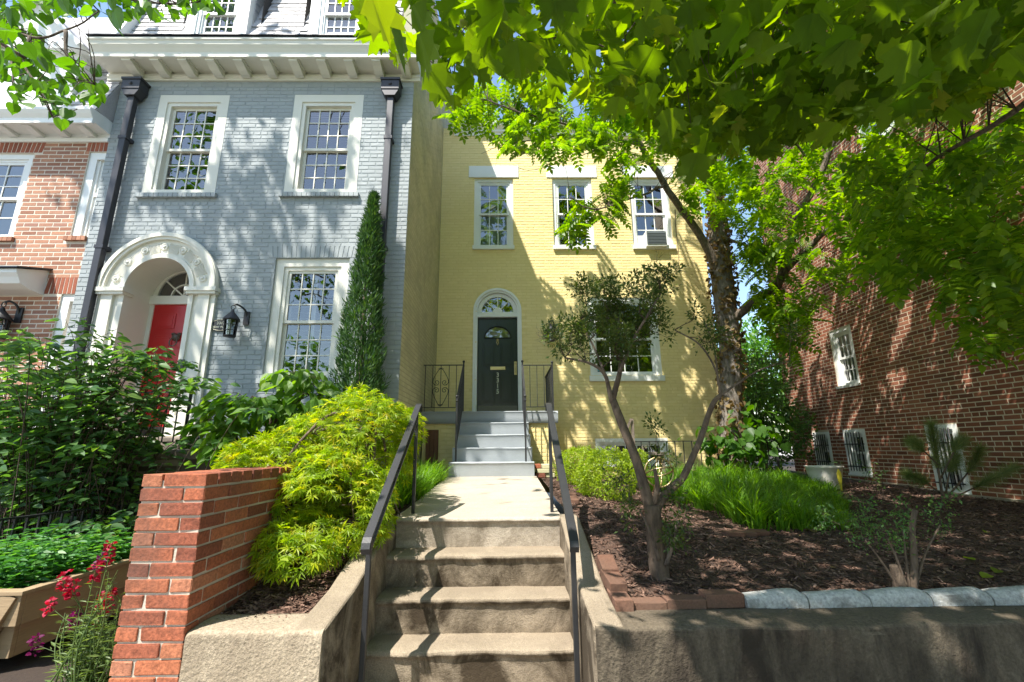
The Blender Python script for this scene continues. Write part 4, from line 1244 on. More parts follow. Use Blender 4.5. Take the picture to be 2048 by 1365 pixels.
# ------------------------------------------------------------------ porch
def porch():
    t = thing('porch', (-.3, 8, 1.0), 'grey painted concrete porch with steps up to the black door', 'porch')
    Yn = [6.85, 7.12, 7.40, 7.68]; zz = [1.165, 1.37, 1.575, 1.78, 1.985, 2.19]
    for k, y in enumerate(Yn):
        e = .02 * k
        profile_block('step', step_profile(y, zz[k] - .03, zz[k + 1], 8.05, .016, .004), -.85 + e, .395 - e * .6, 30, M['grey_step'], t, .005, 4, .015, 20 + k)
    prof = step_profile(7.95, 1.985, 2.19, 8.3, .014, .004)[1:]
    prof = [(7.99, 1.985, 0)] + prof[:-1] + [(8.6, 2.19, 1), (9.445, 2.195, 0), (9.445, 1.985, 0)]
    profile_block('landing', prof, -1.475, .885, 30, M['grey_step'], t, .004, 4, .012, 31)
    xf = xf_front(8.03)
    wb = wall_panel('base_wall', xf, -1.46, .86, .9, 1.984, M['mortar_yellow'], t)
    brickwork(wb, xf, -1.46, .86, .95, 1.98, M['yellow_brick'], [(-.83, .38, .9, 2), (-1.40, -1.17, .9, 1.9)], singles=60, proud=.005)
    MB().box(.855, .86, 8.032, 9.445, .9, 1.984).build('base_side', M['yellow_brick'], t)
    m = MB(); m.box(-1.39, -1.18, 7.99, 8.02, .95, 1.88)
    for k in range(3): m.box(-1.385 + k * .07, -1.325 + k * .07, 7.975, 7.99, .97, 1.86)
    m.build('hatch', M['crate_wood'], t)
    k = 0
    for (a, b, c, d) in ((.42, .56, 1.14, 1.20), (.44, .62, 1.205, 1.265), (.41, .50, 1.27, 1.33), (.565, .70, 1.14, 1.2), (.52, .66, 1.27, 1.325)):
        MB().box(a, b, 6.93 + .01 * k, 7.3, c, d).build('brick', M['red_brick'] if k in (0, 2) else M['olive_brick'], t, .006); k += 1
porch()
def ball_post(m, x, y, z0, z1, w=.026):
    m.bar((x, y, z0), (x, y, z1), w, w, (0, 1, 0))
    m.lathe([(0, .045), (.018, .038), (.024, .022), (.018, .006), (.01, -.004)], (x, y, z1), 10)
def porch_rails():
    g = 'iron railings round the porch'; y = 7.995
    t = thing('porch_railing', (-1.1, y, 2.19), 'iron porch railing with heart scrolls left of the black door', 'railing', g)
    MB().bar((-1.475, y, 3.01), (-.78, y, 3.01), .03, .014).build('top_rail', M['black_iron'], t)
    MB().bar((-1.475, y, 2.262), (-.78, y, 2.262), .02, .012).build('bottom_rail', M['black_iron'], t)
    for x in (-1.44, -1.31, -1.165, -1.02, -.89):
        MB().bar((x, y, 2.27 if x != -1.44 else 2.19), (x, y, 3.005), .011, .011, (0, 1, 0)).build('baluster', M['black_iron'], t)
    m = MB(); c = -1.165
    for s in (-1, 1):
        m.tube(spline([(c, y - .008, 2.95), (c + s * .04, y - .008, 2.92), (c + s * .12, y - .008, 2.78), (c + s * .135, y - .008, 2.70), (c + s * .10, y - .008, 2.65)], 6), .006, 6)
        m.tube(spline([(c, y - .008, 2.29), (c + s * .04, y - .008, 2.32), (c + s * .12, y - .008, 2.48), (c + s * .135, y - .008, 2.56), (c + s * .10, y - .008, 2.61)], 6), .006, 6)
        scroll(m, (c + s * .07, y - .008, 2.70), (s, 0, 0), (0, 0, 1), .052, 1.3, .006, -1, -.6)
        scroll(m, (c + s * .07, y - .008, 2.56), (s, 0, 0), (0, 0, 1), .052, 1.3, .006, 1, .6)
        scroll(m, (c + s * .022, y - .008, 2.95), (s, 0, 0), (0, 0, 1), .02, 1, .005, -1, 0); scroll(m, (c + s * .022, y - .008, 2.30), (s, 0, 0), (0, 0, 1), .02, 1, .005, 1, 0)
    m.build('scroll_panel', M['black_iron'], t)
    t = thing('porch_railing', (.5, y, 2.19), 'plain iron porch railing right of the black door, turning back to the wall', 'railing', g)
    MB().bar((.29, y, 3.0), (.80, y, 3.0), .03, .014).build('top_rail', M['black_iron'], t)
    MB().bar((.29, y, 2.262), (.80, y, 2.262), .02, .012).build('bottom_rail', M['black_iron'], t)
    for x in (.41, .535, .66): MB().bar((x, y, 2.27), (x, y, 2.995), .011, .011, (0, 1, 0)).build('baluster', M['black_iron'], t)
    m = MB(); ball_post(m, .81, y, 2.185, 3.03); m.build('post', M['black_iron'], t)
    MB().bar((.81, y + .02, 3.0), (.81, 9.44, 3.0), .03, .014).build('top_rail', M['black_iron'], t)
    MB().bar((.81, y + .02, 2.262), (.81, 9.44, 2.262), .02, .012).build('bottom_rail', M['black_iron'], t)
    for k in range(10): MB().bar((.81, y + .14 * (k + 1), 2.27), (.81, y + .14 * (k + 1), 2.995), .011, .011, (0, 1, 0)).build('baluster', M['black_iron'], t)
    for x, lab in ((-.765, 'left iron stair railing descending beside the grey porch steps'), (.28, 'right iron stair railing descending beside the grey porch steps')):
        t = thing('stair_railing', (x, 7.5, 1.5), lab, 'railing', g)
        m = MB(); ball_post(m, x, y, 2.185, 3.05); m.build('post', M['black_iron'], t)
        m = MB(); ball_post(m, x, 7.0, 1.365, 2.32); m.build('post', M['black_iron'], t)
        a, b = Vector((x, y, 3.0)), Vector((x, 6.98, 2.27))
        m = MB(); m.bar(a, b, .034, .016); m.build('top_rail', M['black_iron'], t)
        m = MB(); m.bar(a + Vector((0, 0, -.70)), b + Vector((0, 0, -.70)), .016, .012); m.build('bottom_rail', M['black_iron'], t)
        for k in range(1, 9):
            p = a + (b - a) * (k / 9); MB().bar(p + Vector((0, 0, -.69)), p - Vector((0, 0, .01)), .011, .011, (0, 1, 0)).build('baluster', M['black_iron'], t)
porch_rails()

def picket_fence(name, A, B, zt, zb, n, label, cat='fence', posts=(0, 1), rad=.011, extra=None):
    A, B = Vector(A), Vector(B)
    t = thing(name, ((A.x + B.x) / 2, (A.y + B.y) / 2, zb), label, cat)
    up = Vector((0, 0, 1))
    MB().bar((A.x, A.y, zt), (B.x, B.y, zt), .035, .014).build('top_rail', M['black_iron'], t)
    MB().bar((A.x, A.y, zb + .08), (B.x, B.y, zb + .08), .03, .012).build('bottom_rail', M['black_iron'], t)
    for k in range(n + 1):
        p = A + (B - A) * (k / n)
        w = rad * 2.2 if k in (0, n) else rad
        MB().bar((p.x, p.y, zb if k in (0, n) else zb + .085), (p.x, p.y, zt - .006), w, w, (0, 1, 0)).build('post' if k in (0, n) else 'picket', M['black_iron'], t)
    return t
fa, fb = onZ(0, 1040, 1.05), onZ(290, 1004, 1.05)
fa = fa - (fb - fa).normalized() * .5
picket_fence('iron_fence', fa, fb, 1.05, .33, 20, 'black iron picket fence behind the wooden planter at left', rad=.014)
picket_fence('iron_fence', (2.2, 8.15, 0), (4.72, 8.15, 0), 1.66, 1.12, 17, 'low black iron fence in front of the basement window and grass', rad=.014)

# ------------------------------------------------------------------ stoop of the red door
def stoop():
    t = thing('stoop', (-4.6, 5.7, .3), 'stone-topped brick stoop under the red door with an arch', 'stoop')
    profile_block('slab', [(5.2, 1.47, 0), (5.18, 1.50, 1), (5.18, 1.555, 1), (5.20, 1.575, 1), (5.6, 1.58, 1), (6.23, 1.585, 0), (6.23, 1.47, 0)], -6.3, -3.55, 30, M['brown_stone'], t, .004, 5, .02, 40)
    profile_block('threshold', [(5.9, 1.585, 0), (5.9, 1.72, 1), (5.92, 1.745, 1), (6.7, 1.75, 0)], -5.85, -4.12, 12, M['brown_stone'], t, .003, 5, .0, 41)
    xf = xf_front(5.24); ach = (-4.35, .5, .3, .78)
    w = wall_panel('wall', xf, -6.3, -3.6, .3, 1.47, M['mortar_grey'], t, (), [ach], depth=.4)
    brickwork(w, xf, -6.3, -3.6, .33, 1.46, M['grey_brick'], (), lambda u, v: math.hypot(u + 4.35, max(0, v - .78)) > .62, singles=60, header_every=0)
    for k in range(21):
        a = math.pi * (k + .5) / 21; r0, r1 = .505, .61; da = math.pi / 21 * .44
        m = MB(); q = [(r0, a - da), (r1, a - da), (r1, a + da), (r0, a + da)]
        m.add([(-4.35 + r * math.cos(e), 5.225, .78 + r * math.sin(e)) for r, e in q] + [(-4.35 + r * math.cos(e), 5.25, .78 + r * math.sin(e)) for r, e in q],
              [(0, 3, 2, 1), (0, 1, 5, 4), (1, 2, 6, 5), (2, 3, 7, 6), (3, 0, 4, 7)]); m.build('brick', M['grey_brick'], t)
    MB().box(-3.62, -3.6, 5.26, 6.14, .3, 1.47).build('side_wall', M['grey_brick'], t)
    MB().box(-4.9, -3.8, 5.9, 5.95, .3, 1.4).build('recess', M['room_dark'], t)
    for k in range(4):
        profile_block('step', step_profile(5.35 + .0 * k, 1.25 - .25 * k, 1.5 - .22 * k, 6.2), -6.6 - .3 * k, -6.3 - .3 * k, 8, M['brown_stone'], t, .004, 4, 0, 50 + k)
stoop()
picket_fence('stoop_railing', (-5.6, 5.27, 0), (-3.63, 5.27, 0), 2.22, 1.58, 16, 'black iron railing on the stone stoop in front of red door', 'railing')
picket_fence('stair_rail', (-6.3, 4.95, 0), (-5.65, 5.1, 0), 2.05, 1.0, 4, 'black iron stair rail left of the leafy shrub by number 3319', 'railing')

# ------------------------------------------------------------------ edging
def edging():
    z = .735
    for k in range(5):
        me = rough_brick('edging_brick', .203, .095, .06, k, M['edge_brick'])
    spots = [(.595, 2.66, .775, math.pi / 2, 0), (.598, 2.80, .83, math.pi / 2 + .05, .12), (.60, 2.96, .87, math.pi / 2 - .04, .18),
             (.72, 2.63, .755, .03, 0), (.925, 2.635, .765, -.02, 0), (1.13, 2.645, .785, .02, 0)]
    names = ['lowest red edging brick at the corner beside the steps', 'middle red edging brick in the row beside the steps', 'topmost red edging brick in the row beside the steps',
             'sunken edging brick nearest the corner on the concrete wall', 'middle edging brick lying along the concrete wall', 'edging brick next to the first white stone']
    for k, ((x, y, zz, r, tl), lab) in enumerate(zip(spots, names)):
        o = link('edging_brick', rough_brick('edging_brick', .203, .095, .065, k, M['edge_brick'])); o.location = (x, y, zz); o.rotation_euler = (0, tl if abs(r) < 1 else 0, r)
        if abs(r) > 1: o.rotation_euler = (0, -tl, r)
        tag(o, lab, 'brick', 'edging bricks')
    x = 1.235
    ordn = ['first', 'second', 'third', 'fourth', 'fifth', 'sixth', 'seventh', 'eighth']
    for k in range(8):
        L = .318; bm = bmesh.new()
        m = MB(); V = []; n = 14; pr = [(-.045, 0), (-.048, .03), (-.04, .058), (-.018, .074), (.02, .076), (.045, .06), (.05, .03), (.048, 0)]
        for i in range(n + 1):
            u = i / n; px = L * u; hump = .86 + .2 * math.sin(min(1, u * 1.25) * math.pi * .5) - .28 * max(0, u - .86) / .14 * (u - .86) / .14
            for a, b in pr: V.append((px, a + .004 * vnoise((px + k, a, b), 9, k), b * hump + .004 * vnoise((px + k, b, a), 9, k + 3)))
        q = len(pr); Fs = [(i * q + j, (i + 1) * q + j, (i + 1) * q + j + 1, i * q + j + 1) for i in range(n) for j in range(q - 1)]
        m.add(V, Fs, True); m.add(V[:q], [tuple(range(q))]); m.add(V[-q:], [tuple(range(q))[::-1]])
        o = m.build('edging_stone', M['edging_stone'])
        o.location = (x, 2.628 + .002 * k + random.uniform(-.004, .004), .747 + random.uniform(-.003, .003)); o.rotation_euler = (0, random.uniform(-.015, .01), random.uniform(-.012, .022))
        x += L + .008 + (.03 if k == 4 else 0)
        tag(o, f'{ordn[k]} pale grey edging stone counted from the steps along the right wall', 'edging stone', 'pale edging stones on the retaining wall')
edging()
for k, (px, py) in enumerate(((1490, 1058), (1515, 1056), (1465, 1060))):
    p = onZ(px, py, .87)
    o = link('edging_brick', rough_brick('edging_brick', .16, .09, .05, k + 9, M['edge_brick'])); o.location = (p.x, p.y, garden_z(p.x, p.y) + .012); o.rotation_euler = (.1, .05, .1 * k)
    tag(o, ['middle brick of three half buried in mulch below the grass', 'right brick of three half buried in mulch below the grass', 'left brick of three half buried in mulch below the grass'][k], 'brick', 'edging bricks')
p0 = [(.64, 4.62), (.66, 4.85), (.68, 5.08)]
for k, (x, y) in enumerate(p0):
    o = link('edging_brick', rough_brick('edging_brick', .203, .095, .055, k + 3, M['edge_brick'])); o.location = (x, y, garden_z(x, y) + .012); o.rotation_euler = (0, .04, 1.45)
    tag(o, ['nearest', 'middle', 'farthest'][k] + ' brick laid in the mulch between the walk and the boxwoods', 'brick', 'edging bricks')

# ------------------------------------------------------------------ garden objects
def planter():
    t = thing('planter_box', (-3.4, 3.3, .32), 'raised wooden planter box with splayed legs full of mint at lower left', 'planter')
    x0, x1, y0, y1, zt, zb = -4.5, -2.86, 2.98, 4.1, .75, .40
    for k in range(2):
        za, zb_ = zb + k * .175 + .003, zb + (k + 1) * .175 - .003
        i0 = .03 * (1 - k)
        MB().box(x0, x1 - i0, y0 + i0, y0 + .03 + i0, za, zb_).build('board', M['planter_wood'], t, .003)
        MB().box(x1 - .03 - i0, x1 - i0, y0 + .031 + i0, y1, za, zb_).build('board', M['planter_wood'], t, .003)
        MB().box(x0, x1 - .031 - i0, y1 - .03, y1, za, zb_).build('board', M['planter_wood'], t, .003)
    MB().box(x0, x1 - .06, y0 + .06, y1 - .03, zb + .02, zt - .04).build('soil', M['soil'], t)
    MB().box(x0, x1 + .02, y0 - .02, y0 + .05, zt - .003, zt + .02).build('rim', M['planter_wood'], t, .003)
    MB().box(x1 - .05, x1 + .02, y0 + .051, y1 + .02, zt - .003, zt + .02).build('rim', M['planter_wood'], t, .003)
    for x, y in ((x1, y0), (x1, y1 - .1), (x0 + .1, y0)):
        m = MB(); m.bar((x - .06, y + .01, zt - .004), (x - .24, y - .035, .30), .085, .05, (0, 1, 0)); m.build('leg', M['planter_wood'], t, .003)
planter()
def pot():
    c = onY(1655, 985, 7.55); x, y = c.x, 7.55; z = garden_z(x, y) - .01
    h = onY(1655, 932, 7.55).z - z; r = (onY(1689, 940, 7.55).x - onY(1622, 940, 7.55).x) / 2
    t = thing('flower_pot', (x, y, z), 'large white flower pot standing empty by the brick wall', 'pot')
    m = MB(); m.lathe([(r * .62, 0), (r * .72, h * .2), (r * .88, h * .65), (r * .94, h * .92), (r * 1.0, h * .94), (r * 1.0, h), (r * .93, h), (r * .90, h * .85)], (x, y, z), 32); m.build('vessel', M['pot_white'], t)
    MB().lathe([(0, h * .84), (r * .9, h * .86)], (x, y, z), 24).build('soil', M['soil'], t)
    p = onY(1684, 988, 7.2)
    t = thing('garden_tool', (p.x, 7.2, garden_z(p.x, 7.2)), 'bright yellow hand tool stuck in mulch beside the white pot', 'tool')
    gz = garden_z(p.x, 7.2); s = onY(1684, 938, 7.2).z - gz
    m = MB(); P = [(-.012, .0), (.012, .0), (.02, s * .3), (.038, s * .6), (.03, s * .85), (.0, s), (-.03, s * .8), (-.034, s * .55), (-.018, s * .3)]
    m.prism([(p.x + a, gz + b) for a, b in P], 'y', 7.19, 7.205); m.build('blade', M['yellow_tool'], t, .003)
    MB().bar((p.x, 7.1975, gz - .06), (p.x, 7.1975, gz + .02), .02, .02, (0, 1, 0)).build('stake', M['yellow_tool'], t)
pot()
def ornaments():
    p = onY(1297, 912, 7.3); gz = garden_z(p.x, 7.3)
    t = thing('wooden_stand', (p.x, 7.3, gz), 'old wooden plank stand with slanted stick before the basement window', 'stand')
    a, b = onY(1264, 905, 7.3), onY(1332, 906, 7.3)
    MB().box(a.x, b.x, 7.22, 7.42, a.z - .045, a.z).build('plank', M['old_wood'], t, .004)
    for x in (a.x + .06, b.x - .06): MB().box(x - .025, x + .025, 7.28, 7.35, gz - .05, a.z - .046).build('leg', M['old_wood'], t, .003)
    q = onY(1262, 838, 7.3); MB().bar((q.x + .02, 7.32, a.z), (q.x + .02, 7.32, q.z), .045, .03, (0, 1, 0)).build('upright', M['old_wood'], t, .003)
    q2 = onY(1247, 878, 7.25); MB().bar((q2.x, 7.27, q2.z), (q.x, 7.29, q.z), .035, .02, (0, 1, 0)).build('slanted_stick', M['old_wood'], t, .003)
    p = onY(1318, 945, 5.6); gz = garden_z(p.x, 5.6)
    t = thing('armillary', (p.x, 5.6, gz), 'tan ring garden ornament behind the azalea trunk in the grass', 'ornament')
    R = .17
    for k, (rx, rz_) in enumerate(((0, 0), (.0, 1.1), (1.2, .3))):
        E_ = Euler((rx, 0, rz_)).to_matrix()
        m = MB(); m.tube([Vector((p.x, 5.6, p.z)) + E_ @ Vector((R * math.cos(a), 0, R * math.sin(a))) for a in [2 * math.pi * j / 30 for j in range(31)]], .010, 6); m.build('ring', M['brass'], t)
    m = MB(); m.tube([(p.x, 5.6, gz - .05), (p.x, 5.6, p.z - R)], .014, 8); m.build('stem', M['bronze'], t)
    m = MB(); m.tube([(p.x - .1, 5.55, p.z - .2), (p.x + .1, 5.65, p.z + .2)], .006, 6); m.build('arrow', M['brass'], t)
    p = onZ(1622, 1056, .85)
    o = MB().add([(p.x + .045 * math.cos(a) * (1 + .25 * math.cos(3 * a)), p.y + .06 * math.sin(a), garden_z(p.x, p.y) + .016 + .012 * math.cos(2 * a)) for a in [2 * math.pi * k / 14 for k in range(14)]], [tuple(range(14))]).build('fallen_leaf', M['leaf_dry'])
    tag(o, 'single tan dead leaf lying on mulch below the grass', 'leaf')
ornaments()
# ------------------------------------------------------------------ leaves
def halves(P, fold=.12, curl=.10):
    """leaf from one half outline (tip to base): two faces that meet on the midrib"""
    R = [(x, y, abs(x) * fold - curl * (y - .3) ** 2) for x, y in P]
    mid = [(0, y, -curl * (y - .3) ** 2) for y in (.3, .65)]
    Lh = [(-x, y, z) for x, y, z in R[1:-1]]
    n = len(R)
    V = R + Lh
    f1 = list(range(n)); f2 = [n - 1] + [n + i for i in range(len(Lh))][::-1] + [0]
    return np.array(V, float), [f1[::-1], f2[::-1]]
T_MAPLE = halves([(0, 1), (.05, .84), (.15, .83), (.13, .62), (.28, .70), (.47, .80), (.43, .63), (.53, .56), (.37, .42), (.40, .31), (.53, .24), (.34, .12), (.2, .03), (.08, .03), (0, 0)], .18, .22)
T_HEART = halves([(0, 1), (.08, .86), (.28, .68), (.43, .45), (.47, .24), (.40, .06), (.25, -.05), (.1, -.03), (0, .05)], .15, .15)
T_OVATE = halves([(0, 1), (.14, .78), (.25, .5), (.23, .25), (.1, .06), (0, 0)], .25, .25)
T_DOG = halves([(0, 1), (.06, .9), (.24, .66), (.31, .42), (.24, .16), (.08, .02), (0, 0)], .35, .35)
T_SMALL = (np.array([(0, 0, 0), (.24, .45, .05), (0, 1, -.08), (-.24, .45, .05)], float), [[0, 1, 2, 3]])
T_NARROW = (np.array([(0, 0, 0), (.10, .4, .02), (0, 1, -.1), (-.10, .4, .02)], float), [[0, 1, 2, 3]])
def t_star(n=7):
    V = [(0, 0, 0)]; Fs = []
    for k in range(n):
        a = math.radians(90 + (k - (n - 1) / 2) * 40); L = [.55, .82, .97, 1.0, .97, .82, .55][k] if n == 7 else 1
        c, s = math.cos(a), math.sin(a); b = len(V)
        V += [(c * L * .45 - s * .105 * L, s * L * .45 + c * .105 * L, .03), (c * L, s * L, -.16 * L), (c * L * .45 + s * .105 * L, s * L * .45 - c * .105 * L, .03)]
        Fs.append([0, b + 2, b + 1, b])
    return np.array(V, float), Fs
T_STAR = t_star()
def t_pinnate(pairs=7, ll=.30, w=.075, droop=.35):
    V = []; Fs = []
    def leaflet(o, d, n, L):
        o, d, n = Vector(o), Vector(d).normalized(), Vector(n).normalized(); s = d.cross(n); b = len(V)
        for u, t in ((0, 0), (w, .3), (w * .75, .62), (0, 1), (-w * .75, .62), (-w, .3)):
            V.append(tuple(o + d * (L * t) + s * u + n * (-.10 * L * t * t + abs(u) * .25)))
        Fs.append([b + i for i in range(6)])
    for k in range(pairs):
        t = .18 + .78 * k / (pairs - 1) if pairs > 1 else .5
        z = -droop * t * t
        L = ll * (1 - .45 * abs(t - .45))
        for s in (-1, 1): leaflet((0, t, z), (s, .35, -.22), (0, .1, 1), L)
    leaflet((0, 1, -droop), (0, 1, -.9), (0, .7, 1), ll * .8)
    b = len(V)
    V.extend([(-.008, 0, 0), (.008, 0, 0), (.005, .5, -droop * .25), (-.005, .5, -droop * .25), (.003, 1, -droop), (-.003, 1, -droop)])
    Fs.extend([[b, b + 1, b + 2, b + 3], [b + 3, b + 2, b + 4, b + 5]])
    return np.array(V, float), Fs
T_PIN = t_pinnate()
T_PIN5 = t_pinnate(5, .34, .085, .3)

def frames(tip, nrm):
    """rotation matrices with columns side, tip, normal"""
    y = tip / np.maximum(np.linalg.norm(tip, axis=1, keepdims=True), 1e-9)
    n = nrm - y * np.sum(nrm * y, 1, keepdims=True)
    ln = np.linalg.norm(n, axis=1, keepdims=True)
    n = np.where(ln < 1e-4, np.cross(y, np.array([1., .3, .2])), n); n = n / np.maximum(np.linalg.norm(n, axis=1, keepdims=True), 1e-9)
    x = np.cross(y, n)
    return np.stack([x, y, n], 2)
def leaf_mesh(name, T, pos, tip, nrm, size):
    V0, F0 = T; k = len(pos)
    R = frames(np.asarray(tip, float), np.asarray(nrm, float))
    V = np.einsum('kij,nj->kni', R, V0) * np.asarray(size)[:, None, None] + np.asarray(pos)[:, None, :]
    fl = np.concatenate([np.array(f) for f in F0]); tot = np.array([len(f) for f in F0])
    loops = (np.arange(k)[:, None] * len(V0) + fl[None]).ravel()
    totals = np.tile(tot, k); starts = np.concatenate([[0], np.cumsum(totals)[:-1]])
    return raw_mesh(name, V.reshape(-1, 3), loops, starts, totals)
def crown_part(parent, name, T, pos, tip, nrm, size, mat, singles=0, leaf_name='leaf', minpx=9):
    """all leaves of a plant: the largest in view are objects of their own, the rest one joined mass"""
    pos = np.asarray(pos, float); tip = np.asarray(tip, float); nrm = np.asarray(nrm, float); size = np.asarray(size, float)
    keep = np.ones(len(pos), bool); idx = []
    if singles:
        x, y, z = project(pos)
        s = np.where((x > 10) & (x < 2038) & (y > 10) & (y < 1355) & (z > .4), size * F_PX / np.maximum(z, .1), -1)
        idx = [int(i) for i in np.argsort(-s)[:singles] if s[i] > minpx]
        keep[idx] = False
    me = leaf_mesh(name, T, pos[keep], tip[keep], nrm[keep], size[keep])
    cr = link(name, me, parent, mat); cr['kind'] = 'stuff'
    if idx:
        lm = bpy.data.meshes.new(leaf_name); lm.from_pydata([tuple(v) for v in T[0]], [], [tuple(f) for f in T[1]]); lm.materials.append(mat); lm.update()
        R = frames(tip[idx], nrm[idx])
        for q, i in enumerate(idx):
            o = bpy.data.objects.new(leaf_name, lm); COL.objects.link(o); o.parent = cr
            m4 = Matrix([list(R[q][0]) + [0], list(R[q][1]) + [0], list(R[q][2]) + [0], [0, 0, 0, 1]])
            o.matrix_local = Matrix.Translation(pos[i]) @ m4 @ Matrix.Scale(size[i], 4)
    return cr
def rnd_dirs(rg, n, up=0., spread=1.):
    v = rg.normal(0, 1, (n, 3)) * spread; v[:, 2] += up
    return v / np.linalg.norm(v, axis=1, keepdims=True)
def in_poly(x, y, P):
    P = np.array(P, float); c = np.zeros(len(x), bool); j = len(P) - 1
    for i in range(len(P)):
        with np.errstate(divide='ignore', invalid='ignore'):
            t = (P[j, 0] - P[i, 0]) * (y - P[i, 1]) / (P[j, 1] - P[i, 1]) + P[i, 0]
        c ^= ((P[i, 1] > y) != (P[j, 1] > y)) & (x < t); j = i
    return c
def limb(parent, name, pts, r0, r1, mat, n=10, k=6, wob=.0):
    P = spline(pts, k); q = len(P)
    if wob: P = [p + Vector((vnoise(p, 4, 1), vnoise(p, 4, 2), vnoise(p, 4, 3))) * wob for p in P]
    R = [(r0 + (r1 - r0) * (i / (q - 1)) ** .8) * (1 + .07 * vnoise(P[i], 7, 5)) for i in range(q)]
    m = MB(); m.tube(P, R, n); return m.build(name, mat, parent)
def twig_mesh(parent, name, segs, mat, n=4):
    """many thin twigs, each a list of points with a start radius"""
    m = MB()
    for P, r in segs:
        m.tube(P, [r * (1 - .75 * i / (len(P) - 1)) for i in range(len(P))], n, cap=False)
    o = m.build(name, mat, parent); o['kind'] = 'stuff'; return o
def nearest_on(pts, p):
    best = min(pts, key=lambda q: (q - p).length_squared); return best
LD = np.array(SUN_DIR)
def lands(P, axis, val):
    """where the shadow of a point falls on a plane"""
    t = (val - P[:, axis]) / LD[axis]
    return P + t[:, None] * LD[None]

# ------------------------------------------------------------------ street maple over the camera
def street_maple():
    t = thing('maple_tree', (5.2, -.6, 0), 'large street maple whose branches of lobed leaves hang across the top', 'tree')
    tr = [(5.2, -.6, -.1), (5.15, -.55, 1.5), (5.0, -.5, 3.2), (4.7, -.3, 5.0), (4.5, -.2, 7.0), (4.6, -.2, 9.5)]
    limb(t, 'trunk', tr, .30, .10, M['bark_grey'], 14)
    L = [[(5.0, -.5, 3.4), (3.6, .6, 4.3), (2.2, 1.6, 4.5), (.9, 2.4, 4.5), (-.4, 3.0, 4.35)],
         [(4.8, -.35, 4.4), (3.8, 1.4, 4.9), (3.0, 2.8, 4.9), (2.3, 4.0, 4.7)],
         [(4.9, -.4, 4.0), (4.9, 1.2, 4.5), (4.6, 2.8, 4.5), (4.1, 4.2, 4.2)],
         [(4.6, -.25, 5.6), (2.8, -.4, 6.6), (1.2, -.6, 7.0), (-.2, -.4, 7.0)],
         [(4.6, -.25, 6.2), (3.6, 1.4, 7.2), (2.6, 2.8, 7.4)],
         [(4.5, -.2, 5.0), (2.6, .4, 5.4), (1.3, 1.0, 5.5), (.2, 1.5, 5.3)],
         [(4.7, -.3, 4.8), (5.6, .8, 5.6), (6.0, 2.4, 5.8)]]
    allp = []
    for k, p in enumerate(L):
        limb(t, 'limb', p, .075, .016, M['bark'], 8, 8, .05); allp += spline(p, 8)
    rg = np.random.default_rng(11)
    n = 130000
    P = np.stack([rg.uniform(-2.2, 6.8, n), rg.uniform(-2.5, 5.2, n), rg.uniform(3.0, 8.2, n)], 1)
    x, y, z = project(P)
    poly = [(676, -40), (735, 50), (800, 120), (850, 150), (905, 205), (950, 150), (1000, 120), (1060, 190), (1110, 225), (1150, 150), (1210, 215), (1260, 190), (1330, 290), (1400, 340), (1450, 290), (1530, 300), (1600, 260),
            (1700, 255), (1790, 200), (1880, 225), (1960, 190), (2048, 120), (2400, 60), (2400, -900), (676, -900)]
    front = z > .35
    vis = front & (x > -60) & (x < 2110) & (y > -40) & (y < 1400)
    inp = in_poly(x, y, poly)
    ok = np.where(vis, inp & (P[:, 2] < 5.7) & (P[:, 2] > 3.0), P[:, 2] > 3.9)
    # clumping: foliage gathers round the branches
    cl = np.array([vnoise(p, 1.1, 4) + .5 * vnoise(p, 2.6, 8) for p in P])
    ok &= cl > np.where(vis, -.28, -.12)
    near = np.linalg.norm(P - np.array(CAM_P), axis=1) < 1.75
    ok &= ~(near & (rg.random(n) > .25)) & (np.linalg.norm(P - np.array(CAM_P), axis=1) > 1.35)
    # gaps through which the sun reaches the steps, the walk and the fronts of the houses
    g = lands(P, 2, 1.0)
    sunlit = (g[:, 0] > -1.3) & (g[:, 0] < .75) & (g[:, 1] > 2.0) & (g[:, 1] < 7.6)
    ok &= ~(sunlit & (rg.random(n) > np.where(vis & (x < 900), .22, .012)))
    bed = (g[:, 0] >= .75) & (g[:, 0] < 2.6) & (g[:, 1] > 2.6) & (g[:, 1] < 8.2)
    ok &= ~(bed & (rg.random(n) > .45))
    ok &= ~((g[:, 0] > .7) & (g[:, 0] < 1.9) & (g[:, 1] > 4.2) & (g[:, 1] < 7.6) & (rg.random(n) > .2))
    ok &= ~((g[:, 1] > 4.6) & ~vis & (rg.random(n) > .45))
    low = lands(P, 2, 1.8); ok &= ~((low[:, 0] < -.5) & (low[:, 1] > 2.5) & (low[:, 1] < 6.2) & (rg.random(n) > .1))
    fy = lands(P, 1, BF); ok &= ~((fy[:, 0] < -1.4) & (fy[:, 2] > 1.0) & (fy[:, 2] < 8) & (rg.random(n) > .1) & ~vis)
    yf = lands(P, 1, YF); ok &= ~((yf[:, 0] < 4.5) & (yf[:, 2] > 1.2) & (yf[:, 2] < 9) & (rg.random(n) > .2) & ~vis)
    ok &= ~((yf[:, 0] > .2) & (yf[:, 0] < 3.4) & (yf[:, 2] > 3.5) & (yf[:, 2] < 8.5) & vis & (rg.random(n) > .5))
    iv = np.flatnonzero(ok & vis); io = np.flatnonzero(ok & ~vis)
    iv = iv[:10000]; io = io[:14000]
    P = np.concatenate([P[iv], P[io]]); k = len(P)
    tip = rnd_dirs(rg, k, 0, 1); tip[:, 2] = -np.abs(tip[:, 2]) * .9 - .25
    nrm = rnd_dirs(rg, k, 1.5, .38)
    size = rg.uniform(.10, .185, k)
    crown_part(t, 'crown', T_MAPLE, P, tip, nrm, size, M['leaf_maple'], 300)
    segs = []
